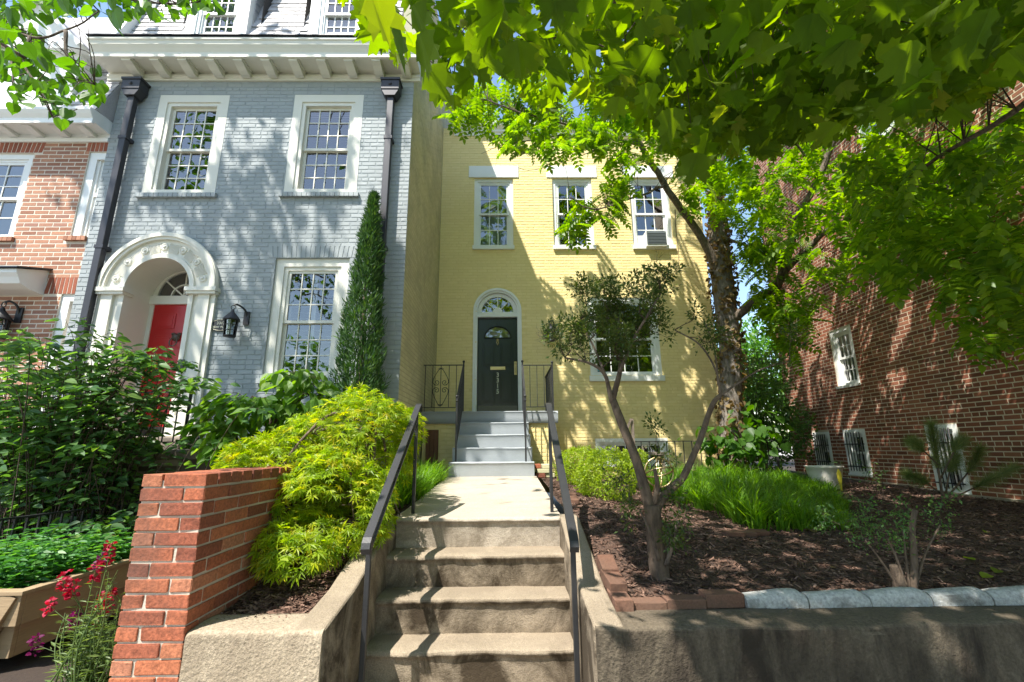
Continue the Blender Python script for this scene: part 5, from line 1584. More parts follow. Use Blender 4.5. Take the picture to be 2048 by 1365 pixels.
    for i in range(0, len(iv), 9):
        p = Vector(P[i]); q = nearest_on(allp, p + Vector((rg.normal(0, .4), rg.normal(0, .4), .2)))
        if (q - p).length > 1.0: continue
        mid = (p + q) / 2 + Vector((rg.normal(0, .06), rg.normal(0, .06), .10))
        segs.append((spline([q, mid, p + Vector((0, 0, .02))], 4), .007))
    twig_mesh(t, 'twigs', segs, M['twig'])
street_maple()

# ------------------------------------------------------------------ street linden at the upper left
def street_linden():
    t = thing('linden_tree', (-7.2, .2, 0), 'street tree with heart-shaped leaves hanging into upper left corner', 'tree')
    limb(t, 'trunk', [(-7.2, .2, -.1), (-7.2, .25, 2), (-7.15, .4, 4.5), (-7.0, .8, 7.5), (-6.9, 1.2, 11), (-6.8, 1.5, 14.5)], .26, .06, M['bark_grey'], 12)
    L = [[(-7.1, .5, 5.0), (-6.0, 1.4, 5.9), (-5.0, 2.1, 5.9), (-4.1, 2.8, 5.35)], [(-7.1, .4, 4.3), (-5.9, 1.7, 4.9), (-4.8, 2.7, 5.1), (-4.0, 3.2, 4.75)],
         [(-7.0, .8, 7.5), (-6.4, 2.2, 9.4), (-6.0, 3.2, 10.6)], [(-6.9, 1.0, 9), (-7.6, 2.6, 11), (-8.0, 3.4, 12.2)], [(-7, .8, 8), (-5.6, .8, 10), (-4.9, 1.2, 11.2)], [(-6.9, 1.2, 11), (-6.2, 2.2, 12.6), (-5.9, 2.7, 13.6)]]
    allp = []
    for p in L: limb(t, 'limb', p, .07, .012, M['bark'], 8, 8, .05); allp += spline(p, 8)
    for b in ([(-60, 20), (60, 75), (130, 60), (200, 25)], [(60, 75), (50, 130), (80, 180), (105, 235)], [(130, 62), (135, 110), (160, 150), (190, 170)], [(-60, 40), (20, 110), (25, 170)], [(130, -60), (240, -10), (330, 10), (400, 5)]):
        W = [onY(x, y, 3.35) for x, y in b]; limb(t, 'limb', W, .016, .005, M['bark'], 6, 6, .02); allp += spline(W, 8)
    rg = np.random.default_rng(5); n = 26000
    P = np.stack([rg.uniform(-6.5, -1.8, n), rg.uniform(1.6, 4.4, n), rg.uniform(3.4, 6.6, n)], 1)
    x, y, z = project(P)
    A = [(-40, -60), (395, -60), (345, 20), (300, 20), (235, 50), (205, 40), (170, 15), (120, 40), (60, 30), (90, 75), (60, 120), (-40, 80)]
    B = [(-40, 60), (60, 60), (75, 110), (140, 100), (185, 120), (215, 160), (195, 205), (165, 190), (150, 240), (105, 250), (90, 205), (60, 175), (40, 215), (15, 205), (20, 160), (-40, 150)]
    C_ = [(225, -60), (470, -60), (440, 15), (420, 35), (385, 20), (345, 45), (290, 30), (235, 20)]
    ok = (z > .5) & (in_poly(x, y, A) | in_poly(x, y, B) | in_poly(x, y, C_))
    ok &= np.array([vnoise(p, 2.4, 3) for p in P]) > -.12
    iv = np.flatnonzero(ok)[:620]
    Pv = P[iv]
    # the crown higher up, above the picture: ellipsoids of foliage
    Q = []
    for c, r, m_ in (((-6.2, 2.9, 10.6), (1.7, 1.5, 1.9), 1900), ((-7.9, 3.0, 12.0), (1.6, 1.4, 1.6), 1100), ((-5.0, 1.5, 11.4), (1.5, 1.3, 1.5), 1500), ((-6.0, 2.4, 13.6), (1.6, 1.4, 1.4), 1100), ((-7.4, 1.2, 9.0), (1.7, 1.5, 1.7), 900), ((-9.3, .6, 10.4), (1.7, 1.6, 1.7), 800), ((-5.6, -.2, 10.6), (1.5, 1.5, 1.6), 800)):
        d = rnd_dirs(rg, m_) * (rg.random((m_, 1)) ** .4); q = np.array(c) + d * np.array(r)
        q = q[np.array([vnoise(p, 1.3, 2) + .6 * vnoise(p, 3, 6) for p in q]) > -.12]; Q.append(q)
    Q = np.concatenate(Q)
    qx, qy, qz = project(Q); Q = Q[~((qz > 0) & (qx > 0) & (qx < 2048) & (qy > 0) & (qy < 1365))]
    fy = lands(Q, 1, BF); Q = Q[~((fy[:, 0] > -2.3) & (rg.random(len(Q)) > .1))]; low = lands(Q, 2, 1.8); fr = np.where(low[:, 0] > -3.3, .15, .5)
    Q = Q[~((low[:, 0] > -5.2) & (low[:, 0] < -.5) & (low[:, 1] > 2.5) & (low[:, 1] < 6.0) & (rg.random(len(Q)) > fr))]
    Q = Q[np.array([vnoise(q, .9, 12) + .5 * vnoise(q, 2.2, 14) for q in Q]) > -.02]
    P = np.concatenate([Pv, Q]); k = len(P)
    tip = rnd_dirs(rg, k, 0, 1); tip[:, 2] = -np.abs(tip[:, 2]) - .35
    nrm = rnd_dirs(rg, k, .9, .7)
    size = np.concatenate([rg.uniform(.065, .115, len(Pv)), rg.uniform(.13, .21, len(Q))])
    crown_part(t, 'crown', T_HEART, P, tip, nrm, size, M['leaf_linden'], 280)
    segs = []
    for i in range(0, len(Pv), 3):
        p = Vector(P[i]); q = nearest_on(allp, p + Vector((rg.normal(0, .1), 0, .05)))
        if (q - p).length > .75: continue
        segs.append((spline([q, (p + q) / 2 + Vector((rg.normal(0, .05), rg.normal(0, .05), .08)), p], 4), .0045))
    twig_mesh(t, 'twigs', segs, M['twig'])
street_linden()

# ------------------------------------------------------------------ walnut with ivy-clad trunk beside the yellow house
def walnut():
    t = thing('walnut_tree', (4.02, 8.55, 1.0), 'tall tree with feathery leaves and ivy-clad trunk right of the yellow house', 'tree')
    TY = 8.55
    tp = [onY(1462, 945, TY), onY(1460, 860, TY), onY(1462, 720, TY), onY(1452, 620, TY), onY(1440, 520, TY), onY(1434, 430, TY), onY(1437, 340, TY - .1), onY(1440, 220, TY - .3), onY(1450, 60, TY - .5)]
    P = spline(tp, 5); R = list(np.interp(np.linspace(0, 1, len(P)), [0, .12, .35, .5, .62, .8, 1], [.24, .20, .20, .215, .15, .12, .07]))
    m = MB(); m.tube(P, [r * (1 + .06 * vnoise(p, 6, 2)) for r, p in zip(R, P)], 16); m.build('trunk', M['bark_grey'], t)
    lm = [[(1438, 545, 8.5), (1400, 470, 8.3), (1352, 405, 8.1), (1310, 335, 7.9), (1275, 285, 7.7), (1262, 235, 7.6), (1240, 165, 7.4), (1215, 90, 7.2)],
          [(1275, 290, 7.7), (1200, 270, 7.4), (1120, 245, 7.1), (1040, 225, 6.8), (975, 200, 6.6)],
          [(1330, 370, 8.0), (1300, 385, 7.5), (1250, 400, 7.1), (1190, 420, 6.8), (1140, 395, 6.6)],
          [(1462, 640, 8.45), (1510, 600, 8.2), (1555, 570, 7.9), (1578, 500, 7.6), (1600, 430, 7.3), (1640, 350, 7.0), (1672, 262, 6.7), (1700, 150, 6.4)],
          [(1570, 545, 7.8), (1620, 490, 7.3), (1690, 440, 6.8), (1760, 405, 6.2), (1850, 380, 5.6), (1960, 380, 5.0)],
          [(1445, 475, 8.5), (1490, 490, 8.2), (1530, 515, 7.8), (1580, 520, 7.4), (1640, 500, 7.0)],
          [(1690, 440, 6.8), (1760, 300, 6.3), (1850, 200, 5.8), (1960, 150, 5.3)],
          [(1640, 350, 7.0), (1580, 280, 6.8), (1500, 220, 6.6)],
          [(1437, 340, 8.4), (1390, 260, 8.1), (1350, 150, 7.8)]]
    rad = [(.085, .03), (.035, .010), (.026, .008), (.10, .04), (.06, .015), (.035, .012), (.035, .01), (.03, .01), (.05, .02)]
    allp = []
    for p, (a, b) in zip(lm, rad):
        W = [onY(*q) for q in p]; limb(t, 'limb', W, a, b, M['bark'], 10, 6, .03); allp += spline(W, 6)
    rg = np.random.default_rng(21)
    regs = [([(890, 235), (900, 205), (960, 150), (1010, 130), (1090, 170), (1180, 160), (1290, 150), (1350, 230), (1330, 300), (1260, 330), (1180, 290), (1110, 315), (1050, 300), (990, 290), (950, 250)], (6.5, 7.9), 420),
            ([(1110, 470), (1130, 420), (1180, 380), (1215, 330), (1250, 330), (1270, 380), (1240, 420), (1200, 470), (1170, 470)], (6.6, 7.3), 60),
            ([(1340, 330), (1440, 300), (1500, 350), (1560, 430), (1580, 540), (1620, 640), (1590, 720), (1530, 640), (1490, 560), (1480, 480), (1420, 420), (1380, 430)], (7.2, 8.3), 260),
            ([(1380, 180), (1700, 180), (2060, 160), (2060, 400), (1950, 440), (1850, 470), (1750, 540), (1640, 560), (1560, 480), (1430, 390)], (5.2, 7.4), 520),
            ([(1700, 300), (2060, 200), (2060, 620), (2020, 720), (1990, 660), (1960, 720), (1900, 660), (1880, 560), (1840, 520), (1780, 560), (1720, 480)], (3.4, 5.4), 330),
            ([(1480, 560), (1600, 580), (1680, 540), (1720, 600), (1660, 650), (1600, 660), (1560, 640), (1500, 610)], (6.8, 7.8), 40),
            ([(1650, -60), (2080, -60), (2080, 160), (1700, 200)], (5.0, 7.0), 160), ([(1150, -250), (1650, -250), (1650, 60), (1150, 60)], (6.2, 8.2), 160)]
    PP = []
    for poly, (ya, yb), cnt in regs:
        q = np.array(poly); got = 0
        while got < cnt:
            px, py = rg.uniform(q[:, 0].min(), q[:, 0].max(), 400), rg.uniform(q[:, 1].min(), q[:, 1].max(), 400)
            s = in_poly(px, py, poly)
            for a, b in zip(px[s], py[s]):
                Yd = rg.uniform(ya, yb); p = onY(a, b, Yd)
                if p.z > 14 or vnoise(p, 1.6, 7) < -.22: continue
                PP.append(tuple(p)); got += 1
                if got >= cnt: break
    P = np.array(PP); k = len(P)
    yaw = rg.uniform(0, 2 * np.pi, k)
    tip = np.stack([np.cos(yaw), np.sin(yaw), rg.uniform(-.7, .05, k)], 1)
    nrm = rnd_dirs(rg, k, 1.6, .4); size = rg.uniform(.30, .50, k)
    crown_part(t, 'crown', T_PIN, P - tip * size[:, None] * .4, tip, nrm, size, M['leaf_walnut'], 300, 'leaf')
    segs = []
    for i in range(0, k, 2):
        p = Vector(P[i]); q = nearest_on(allp, p + Vector((rg.normal(0, .35), rg.normal(0, .35), rg.normal(0, .3))))
        if (q - p).length > .85: continue
        segs.append((spline([q, (p + q) / 2 + Vector((rg.normal(0, .08), rg.normal(0, .08), .12)), p], 4), .006))
    for a in ([(1130, 270), (1010, 290), (962, 308)], [(1250, 250), (1190, 300), (1070, 340), (1025, 330)], [(1190, 420), (1150, 400), (1090, 395)], [(1350, 420), (1352, 460), (1358, 520), (1350, 545)]):
        segs.append((spline([onY(x, y, 7.2) for x, y in a], 5), .010))
    twig_mesh(t, 'twigs', segs, M['twig'])
    iv = thing('ivy', (4.02, 8.4, 1.2), 'dry brown ivy clinging to the trunk beside the yellow house', 'ivy')
    n = 2600; u = rg.random(n) * (len(P_ := spline(tp, 12)) - 1) * .70 + 2; i0 = u.astype(int)
    rr = np.interp(i0 / len(P_), [0, .12, .35, .5, .62, .8, 1], [.24, .20, .20, .215, .15, .12, .07])
    c = np.array([tuple(P_[j]) for j in i0]); a = rg.uniform(0, 2 * np.pi, n)
    out = np.stack([np.cos(a), np.sin(a), np.zeros(n)], 1)
    cl = np.array([vnoise((p[0] + 3 * math.cos(b), p[1] + 3 * math.sin(b), p[2] * 2), 1.2, 3) for p, b in zip(c, a)]) > -.1
    c, a, out, rr = c[cl], a[cl], out[cl], rr[cl]; n = len(c)
    pos = c + out * (rr + rg.uniform(.005, .06, n))[:, None]; pos[:, 2] += rg.uniform(-.05, .05, n)
    tip = rnd_dirs(rg, n, -1.1, .8); crown_part(iv, 'leaves', T_HEART, pos, tip, out + rg.normal(0, .4, (n, 3)), rg.uniform(.05, .10, n), M['leaf_dry'], 150, 'leaf', 6)
walnut()
# ------------------------------------------------------------------ shrubs and flowers
def ell_shell(rg, n, c, r, inner=.5, top_only=None):
    d = rnd_dirs(rg, n); q = (inner + (1 - inner) * rg.random((n, 1)) ** .5)
    return np.array(c) + d * q * np.array(r), d
def japanese_maple():
    c = Vector((-1.42, 3.75, 1.32))
    base = Vector((-1.16, 3.95, garden_z(-1.16, 3.95)))
    t = thing('japanese_maple', base, 'bright yellow-green Japanese maple mound spilling over the brick garden wall', 'shrub')
    trunk = [base + Vector((0, 0, -.05)), onY(722, 985, 3.9), onY(737, 900, 3.9), onY(742, 860, 3.9)]
    limb(t, 'trunk', trunk, .05, .03, M['bark_smooth'], 10, 6, .02)
    top = trunk[-1]; rg = np.random.default_rng(31); allp = []
    for k in range(12):
        a = 2 * math.pi * k / 12 + rg.uniform(-.2, .2); e = c + Vector((.5 * math.cos(a), .5 * math.sin(a), rg.uniform(-.1, .25)))
        p = [top, (top + e) / 2 + Vector((0, 0, .22)), e, e + Vector((.12 * math.cos(a), .12 * math.sin(a), -.3))]
        limb(t, 'limb', p, .018, .005, M['bark_smooth'], 6, 6, .02); allp += spline(p, 6)
    parts = [((-1.25, 3.95, 1.62), (.58, .62, .42), 4200), ((-1.68, 3.6, 1.30), (.52, .6, .42), 3800), ((-1.2, 3.35, 1.15), (.44, .42, .40), 2600), ((-1.02, 4.35, 1.55), (.40, .55, .38), 1800), ((-1.28, 3.02, .98), (.26, .26, .20), 900)]
    Ps = []; Ds = []
    for cc, r, n in parts:
        p, d = ell_shell(rg, n, cc, r, .62); s = (d[:, 2] > -.55); Ps.append(p[s]); Ds.append(d[s])
    P, D = np.concatenate(Ps), np.concatenate(Ds)
    P[:, 2] = P[:, 2] + .06 * np.sin(P[:, 0] * 9) * np.cos(P[:, 1] * 8)
    ok = np.array([vnoise(p, 3.2, 5) + .5 * vnoise(p, 7, 9) for p in P]) > -.30
    gz = np.array([garden_z(a, b) for a, b in zip(P[:, 0], P[:, 1])]); ok &= P[:, 2] > gz + .10
    ok &= ~((P[:, 0] < -1.47) & (P[:, 0] > -1.79) & (P[:, 2] < 1.46)) & ~((P[:, 0] < -1.79) & (P[:, 2] < 1.25)) & (P[:, 0] < -.80)
    x, y, z = project(P); ok &= ~((x < 480) & (y > 960)) & (x > 430) & ~((x > 835) & (y > 880))
    P, D = P[ok], D[ok]; k = len(P)
    tip = D * .8 + rg.normal(0, .5, (k, 3)); tip[:, 2] -= .65
    nrm = D * .7 + rg.normal(0, .35, (k, 3)); nrm[:, 2] += .8
    crown_part(t, 'crown', T_STAR, P, tip, nrm, rg.uniform(.038, .072, k), M['leaf_acer'], 300, 'leaf')
    segs = []
    for i in range(0, k, 25):
        p = Vector(P[i]); q = nearest_on(allp, p)
        if (p - q).length < .6: segs.append(([q, (p + q) / 2 + Vector((0, 0, .03)), p], .0035))
    twig_mesh(t, 'twigs', segs, M['twig'])
japanese_maple()

def dogwood():
    base = Vector((-2.55, 5.0, .33))
    t = thing('dogwood', base, 'young tree with large drooping leaves in front of grey-blue house', 'tree')
    rg = np.random.default_rng(41); limb(t, 'trunk', [base, base + Vector((.03, 0, .6)), base + Vector((0, -.02, 1.3)), base + Vector((.05, 0, 1.9))], .035, .015, M['bark_smooth'], 8)
    tiers = [(onY(600, 752, 5.0), .36, 90), (onY(500, 800, 4.8), .42, 130), (onY(440, 840, 4.75), .30, 80), (onY(560, 820, 4.9), .42, 110), (onY(480, 880, 4.7), .34, 90), (onY(600, 850, 5.0), .34, 80), (onY(510, 915, 4.7), .3, 60), (onY(620, 790, 4.9), .28, 60)]
    P = []; tip = []; segs = []
    for c, r, n in tiers:
        root = base + Vector((0, 0, max(.5, c.z - base.z - .35)))
        limb(t, 'limb', [root, (root + c) / 2 + Vector((0, 0, .06)), c], .014, .006, M['bark_smooth'], 6)
        for i in range(n):
            a = rg.uniform(0, 2 * math.pi); q = r * math.sqrt(rg.random())
            p = c + Vector((q * math.cos(a), q * math.sin(a) * .8, rg.normal(0, .05) - .25 * q * q / r))
            P.append(p); tip.append((math.cos(a) * .6 + rg.normal(0, .3), math.sin(a) * .6 + rg.normal(0, .3) - .15, -.55 + rg.normal(0, .2)))
            if i % 4 == 0: segs.append(([c, (c + p) / 2 + Vector((0, 0, .03)), p], .005))
    k = len(P); nrm = rnd_dirs(rg, k, 1.4, .5)
    crown_part(t, 'crown', T_DOG, np.array(P), np.array(tip), nrm, rg.uniform(.10, .185, k), M['leaf_dogwood'], 300)
    twig_mesh(t, 'twigs', segs, M['twig'])
dogwood()

def juniper():
    base = Vector((-1.92, 5.9, 1.0))
    t = thing('juniper', base, 'slim dark green columnar juniper against the grey-blue house corner', 'shrub')
    limb(t, 'trunk', [base - Vector((0, 0, .3)), base + Vector((0, 0, 2)), base + Vector((-.01, 0, 3.9))], .04, .01, M['bark'], 8)
    rg = np.random.default_rng(51); n = 15000
    h = rg.random(n) ** .9; z = 1.05 + 4.05 * h
    prof = np.interp(h, [0, .08, .3, .55, .75, .9, 1], [.20, .27, .29, .24, .15, .07, .012])
    a = rg.uniform(0, 2 * np.pi, n); lump = np.array([vnoise((math.cos(b) * 1.2, math.sin(b) * 1.2, c * 2.6), 1.5, 3) + .5 * vnoise((math.cos(b) * 3, math.sin(b) * 3, c * 7), 1.2, 6) for b, c in zip(a, z)])
    r = prof * (.35 + .65 * rg.random(n) ** .4) * (1 + .55 * lump)
    P = np.stack([base.x + r * np.cos(a), base.y + r * np.sin(a), z], 1)
    P[:, 0] += .015 * (z - 3)
    out = np.stack([np.cos(a), np.sin(a), np.zeros(n)], 1)
    tip = out * .55 + rg.normal(0, .35, (n, 3)); tip[:, 2] += .9
    crown_part(t, 'crown', T_NARROW, P, tip, out + rg.normal(0, .5, (n, 3)), rg.uniform(.05, .12, n), M['leaf_juniper'])
juniper()

def cane_shrub(name, label, base, n_cane, spread, height, leafT, lsize, mat, seed, pairs=16, lean=(0, 0, 0), singles=0, parent_cat='shrub', stem='twig', tipup=.3):
    base = Vector(base); t = thing(name, base, label, parent_cat); rg = np.random.default_rng(seed)
    P = []; T_ = []; N_ = []; S = []; segs = []
    for i in range(n_cane):
        a = rg.uniform(0, 2 * math.pi); b = base + Vector((rg.normal(0, spread[0] * .35), rg.normal(0, spread[1] * .35), 0))
        H = height * rg.uniform(.55, 1.0); o = Vector((math.cos(a) * spread[0] * rg.uniform(.3, 1), math.sin(a) * spread[1] * rg.uniform(.3, 1), 0))
        pts = spline([b, b + o * .25 + Vector((0, 0, H * .5)), b + o * .7 + Vector((0, 0, H * .9)) + Vector(lean) * .5, b + o * 1.15 + Vector((0, 0, H * rg.uniform(.85, 1.05))) + Vector(lean)], 5)
        segs.append((pts, .006 if lsize > .05 else .004))
        L = len(pts) - 1
        for k in range(pairs):
            u = (.22 + .78 * (k + rg.random()) / pairs) * L; j = min(int(u), L - 1); p = pts[j].lerp(pts[j + 1], u - j); tg = (pts[j + 1] - pts[j]).normalized()
            th = rg.uniform(0, math.pi)
            for s in (0, math.pi):
                side = Vector((math.cos(th + s), math.sin(th + s), 0)); d = side + tg * .3
                st = p + side * rg.uniform(0, lsize * 1.2); P.append(st); T_.append((d.x, d.y, d.z * .5 - .3)); N_.append((rg.normal(0, .55), rg.normal(-.45, .55), 1)); S.append(lsize * rg.uniform(.65, 1.25))
    twig_mesh(t, 'stems', segs, M[stem], 4)
    crown_part(t, 'leaves', leafT, np.array([tuple(p) for p in P]), np.array(T_), np.array(N_), np.array(S), mat, singles, 'leaf', 7)
    return t
cane_shrub('leafy_shrub', 'large loose green shrub arching in front of the red door stoop', (-4.25, 4.65, .33), 150, (.95, .42), 2.45, T_OVATE, .105, M['leaf_shrub'], 61, 17, (.1, -.05, 0), 260)
cane_shrub('leafy_shrub', 'dark leafy shrub filling the far left below number 3319', (-5.35, 4.75, .33), 70, (.6, .35), 2.1, T_OVATE, .10, M['leaf_shrub'], 62, 15, (0, 0, 0), 60)
cane_shrub('fence_plant', 'low broad-leaved plant growing behind the black picket fence at left', (-3.55, 4.45, .33), 40, (.45, .4), .75, T_OVATE, .11, M['leaf_shrub'], 63, 8, (0, 0, 0), 60, 'plant')

def mint():
    t = thing('mint_plants', (-3.5, 3.5, .7), 'dense green mint growing in the wooden planter at lower left', 'plant')
    rg = np.random.default_rng(71); P = []; T_ = []; N_ = []; S = []; segs = []
    for i in range(300):
        x, y = rg.uniform(-4.3, -2.93), rg.uniform(3.06, 4.0); H = rg.uniform(.12, .30) * (1 + .35 * vnoise((x, y, 0), 3, 2))
        b = Vector((x, y, .70)); e = b + Vector((rg.normal(0, .05), rg.normal(0, .05) - .02, H)); segs.append(([b, (b + e) / 2, e], .003))
        for k in range(6):
            p = b.lerp(e, .3 + .7 * k / 5); th = k * math.pi / 2 + rg.uniform(-.3, .3)
            for s in (0, math.pi):
                P.append(tuple(p)); T_.append((math.cos(th + s), math.sin(th + s), .25 - .3 * rg.random())); N_.append((rg.normal(0, .2), rg.normal(0, .2), 1)); S.append((.085 - .035 * k / 5) * rg.uniform(.8, 1.3))
    twig_mesh(t, 'stems', segs, M['leaf_mint'], 3)
    crown_part(t, 'leaves', T_OVATE, np.array(P), np.array(T_), np.array(N_), np.array(S), M['leaf_mint'], 200, 'leaf', 14)
mint()
def snapdragon():
    b = onY(215, 1290, 2.62); base = Vector((b.x, 2.62, .33))
    t = thing('snapdragon', base, 'crimson snapdragon flowers beside the brick pier and wooden planter', 'flower')
    rg = np.random.default_rng(81); segs = []; P = []; T_ = []; N_ = []; S = []
    def stem(e, n, ls):
        e = Vector(e); st = base + Vector((rg.normal(0, .09), rg.normal(0, .05), 0)); pts = spline([st, (st + e) / 2 + Vector((rg.normal(0, .04), rg.normal(0, .03), .03)), e], 6); segs.append((pts, .005))
        for k in range(n):
            u = (.15 + .8 * k / n) * (len(pts) - 1); j = int(u); p = pts[j].lerp(pts[min(j + 1, len(pts) - 1)], u - j); a = k * 2.4 + rg.uniform(-.4, .4)
            P.append(tuple(p)); T_.append((math.cos(a), math.sin(a), .35)); N_.append((rg.normal(0, .3), rg.normal(0, .3), 1)); S.append(ls * rg.uniform(.7, 1.2))
    spikes = [(128, 1165, 'petal', 9, 34), (146, 1178, 'petal', 8, 30), (190, 1143, 'petal', 8, 30), (204, 1222, 'petal', 13, 60), (218, 1200, 'petal', 6, 30), (220, 1104, 'petal', 7, 40), (200, 1122, 'petal_dark', 5, 30), (98, 1212, 'petal', 4, 20), (150, 1240, 'petal_dark', 5, 26), (72, 1290, 'petal_dark', 6, 30)]
    heads = []
    for x, y, m_, n, hh in spikes:
        e = onY(x, y, 2.62 + rg.uniform(-.08, .08)); stem(e, 16, .055); heads.append((e, m_, n, hh))
    for k in range(75):
        x, y = rg.uniform(130, 262), rg.uniform(1140, 1310)
        if x < 190 and y < 1200: continue
        stem(onY(x, y, 2.62 + rg.uniform(-.14, .14)), 16, .055)
    twig_mesh(t, 'stems', segs, M['leaf_snap'], 4)
    crown_part(t, 'leaves', T_NARROW, np.array(P), np.array(T_), np.array(N_), np.array(S), M['leaf_snap'])
    for e, m_, n, hh in heads:
        q = n * 6; a = rg.uniform(0, 6.28, q); zz = rg.uniform(-.5, .5, q) * hh * 2.7 / F_PX; r = rg.uniform(.004, .02, q)
        pos = np.array(e) + np.stack([r * np.cos(a), r * np.sin(a), zz], 1); out = np.stack([np.cos(a), np.sin(a), rg.normal(0, .6, q)], 1)
        o = link('blossom', leaf_mesh('blossom', T_HEART, pos, out, rnd_dirs(rg, q, .5, 1), rg.uniform(.013, .025, q)), t, M[m_])
snapdragon()

def branchy(t, rg, roots, depth, length, rad, segs, ends, up=.25, spread=.7):
    """recursive twiggy growth from (point, direction) roots"""
    for p, d in roots:
        d = Vector(d).normalized(); e = p + d * length * rg.uniform(.7, 1.2)
        mid = (p + e) / 2 + Vector(rg.normal(0, length * .06, 3)); segs.append(([p, mid, e], rad))
        ends.append((e, d, depth)); ends.append((mid, d, depth))
        if depth > 0:
            ch = [(e if rg.random() < .6 else mid, Vector(rg.normal(0, spread, 3)) + d + Vector((0, 0, up))) for _ in range(3)]
            branchy(t, rg, ch, depth - 1, length * .68, rad * .6, segs, ends, up, spread)
def azalea():
    Y0 = 3.02; base = onZ(1322, 1188, .75)
    t = thing('azalea', base, 'pruned azalea with bare twisting trunks in mulch right of the steps', 'shrub')
    Q = lambda x, y, dy=0: onY(x, y, Y0 + dy)
    limb(t, 'trunk', [Q(1323, 1192), Q(1318, 1130), Q(1312, 1070), Q(1306, 1010)], .062, .048, M['bark_smooth'], 12, 6, .015)
    mains = [([Q(1306, 1030), Q(1290, 980, .02), Q(1268, 910, .05), Q(1245, 850, .08), Q(1228, 800, .1)], .040, .026), ([Q(1312, 1020), Q(1335, 985, .05), Q(1370, 950, .08), Q(1400, 880, .1), Q(1425, 810, .12), Q(1440, 790, .12)], .032, .014),
             ([Q(1228, 800, .1), Q(1240, 750, .1), Q(1243, 700, .1), Q(1238, 640, .05)], .022, .010), ([Q(1226, 805, .1), Q(1210, 750, .0), Q(1175, 725, -.1), Q(1130, 715, -.2)], .018, .006), ([Q(1228, 800, .1), Q(1215, 760, .2), Q(1190, 700, .3), Q(1160, 640, .3)], .015, .006),
             ([Q(1240, 745, .1), Q(1262, 690, .0), Q(1290, 640, -.1), Q(1320, 590, -.1)], .015, .006), ([Q(1440, 790, .12), Q(1432, 740, .1), Q(1400, 690, .0), Q(1350, 660, -.05)], .010, .004), ([Q(1440, 790, .12), Q(1470, 770, .1), Q(1520, 740, .05), Q(1580, 725, 0)], .010, .004), ([Q(1436, 770, .12), Q(1430, 700, .2), Q(1410, 650, .25)], .008, .004),
             ([Q(1332, 1130, -.06), Q(1345, 1090, -.08), Q(1352, 1050, -.1)], .014, .008), ([Q(1318, 1120, -.05), Q(1300, 1060, -.1), Q(1280, 1020, -.12)], .012, .006), ([Q(1308, 1010), Q(1314, 975, -.03), Q(1308, 940, -.05)], .022, .012)]
    for p, a, b in mains: limb(t, 'limb', p, a, b, M['bark_smooth'] if a > .02 else M['bark'], 8, 6, .01)
    rg = np.random.default_rng(91); segs = []; ends = []
    roots = []
    for px, py, dy in ((1238, 640, .05), (1243, 690, .1), (1130, 715, -.2), (1170, 722, -.1), (1160, 640, .3), (1180, 680, .3), (1320, 590, -.1), (1290, 640, -.1), (1265, 685, 0), (1240, 665, .05), (1238, 720, .1), (1205, 735, .2)):
        p = Q(px, py, dy); roots += [(p, Vector((rg.normal(0, .6), rg.normal(0, .6), .7))) for _ in range(2)]
    branchy(t, rg, roots, 3, .15, .0055, segs, ends, .35, .75)
    n0 = len(ends)
    roots = [(Q(px, py, dy), Vector((rg.normal(0, .6), rg.normal(0, .6), .3))) for px, py, dy in ((1350, 660, -.05), (1400, 690, 0), (1410, 650, .25), (1520, 740, .05), (1580, 725, 0), (1470, 765, .1), (1380, 675, 0), (1425, 700, .2))]
    branchy(t, rg, roots, 2, .12, .004, segs, ends, .2, .8)
    roots = [(Q(px, py, dy), Vector((rg.normal(0, .7), rg.normal(0, .7), .35))) for px, py, dy in ((1352, 1050, -.1), (1280, 1020, -.12), (1330, 1100, -.08), (1290, 1050, -.1), (1345, 1075, -.1), (1312, 900, -.05), (1300, 940, -.05), (1360, 1070, -.1), (1260, 1000, -.1), (1315, 1000, -.1))]
    branchy(t, rg, roots, 2, .10, .0035, segs, ends, .2, .9)
    twig_mesh(t, 'twigs', segs, M['twig'], 4)
    P = []; D = []
    for p, d, dep in ends:
        for _ in range(6 if dep == 0 else 2):
            v = Vector(rg.normal(0, 1, 3)); P.append(p + v * .022); D.append(v + d * .6)
    P = np.array([tuple(p) for p in P]); D = np.array([tuple(v) for v in D]); x, y, z = project(P)
    ok = (y > 530) & ~((x < 1085)); P, D = P[ok], D[ok]; k = len(P)
    crown_part(t, 'leaves', T_SMALL, P, D, rnd_dirs(rg, k, 1, .7), rg.uniform(.016, .036, k), M['leaf_azalea'])
azalea()
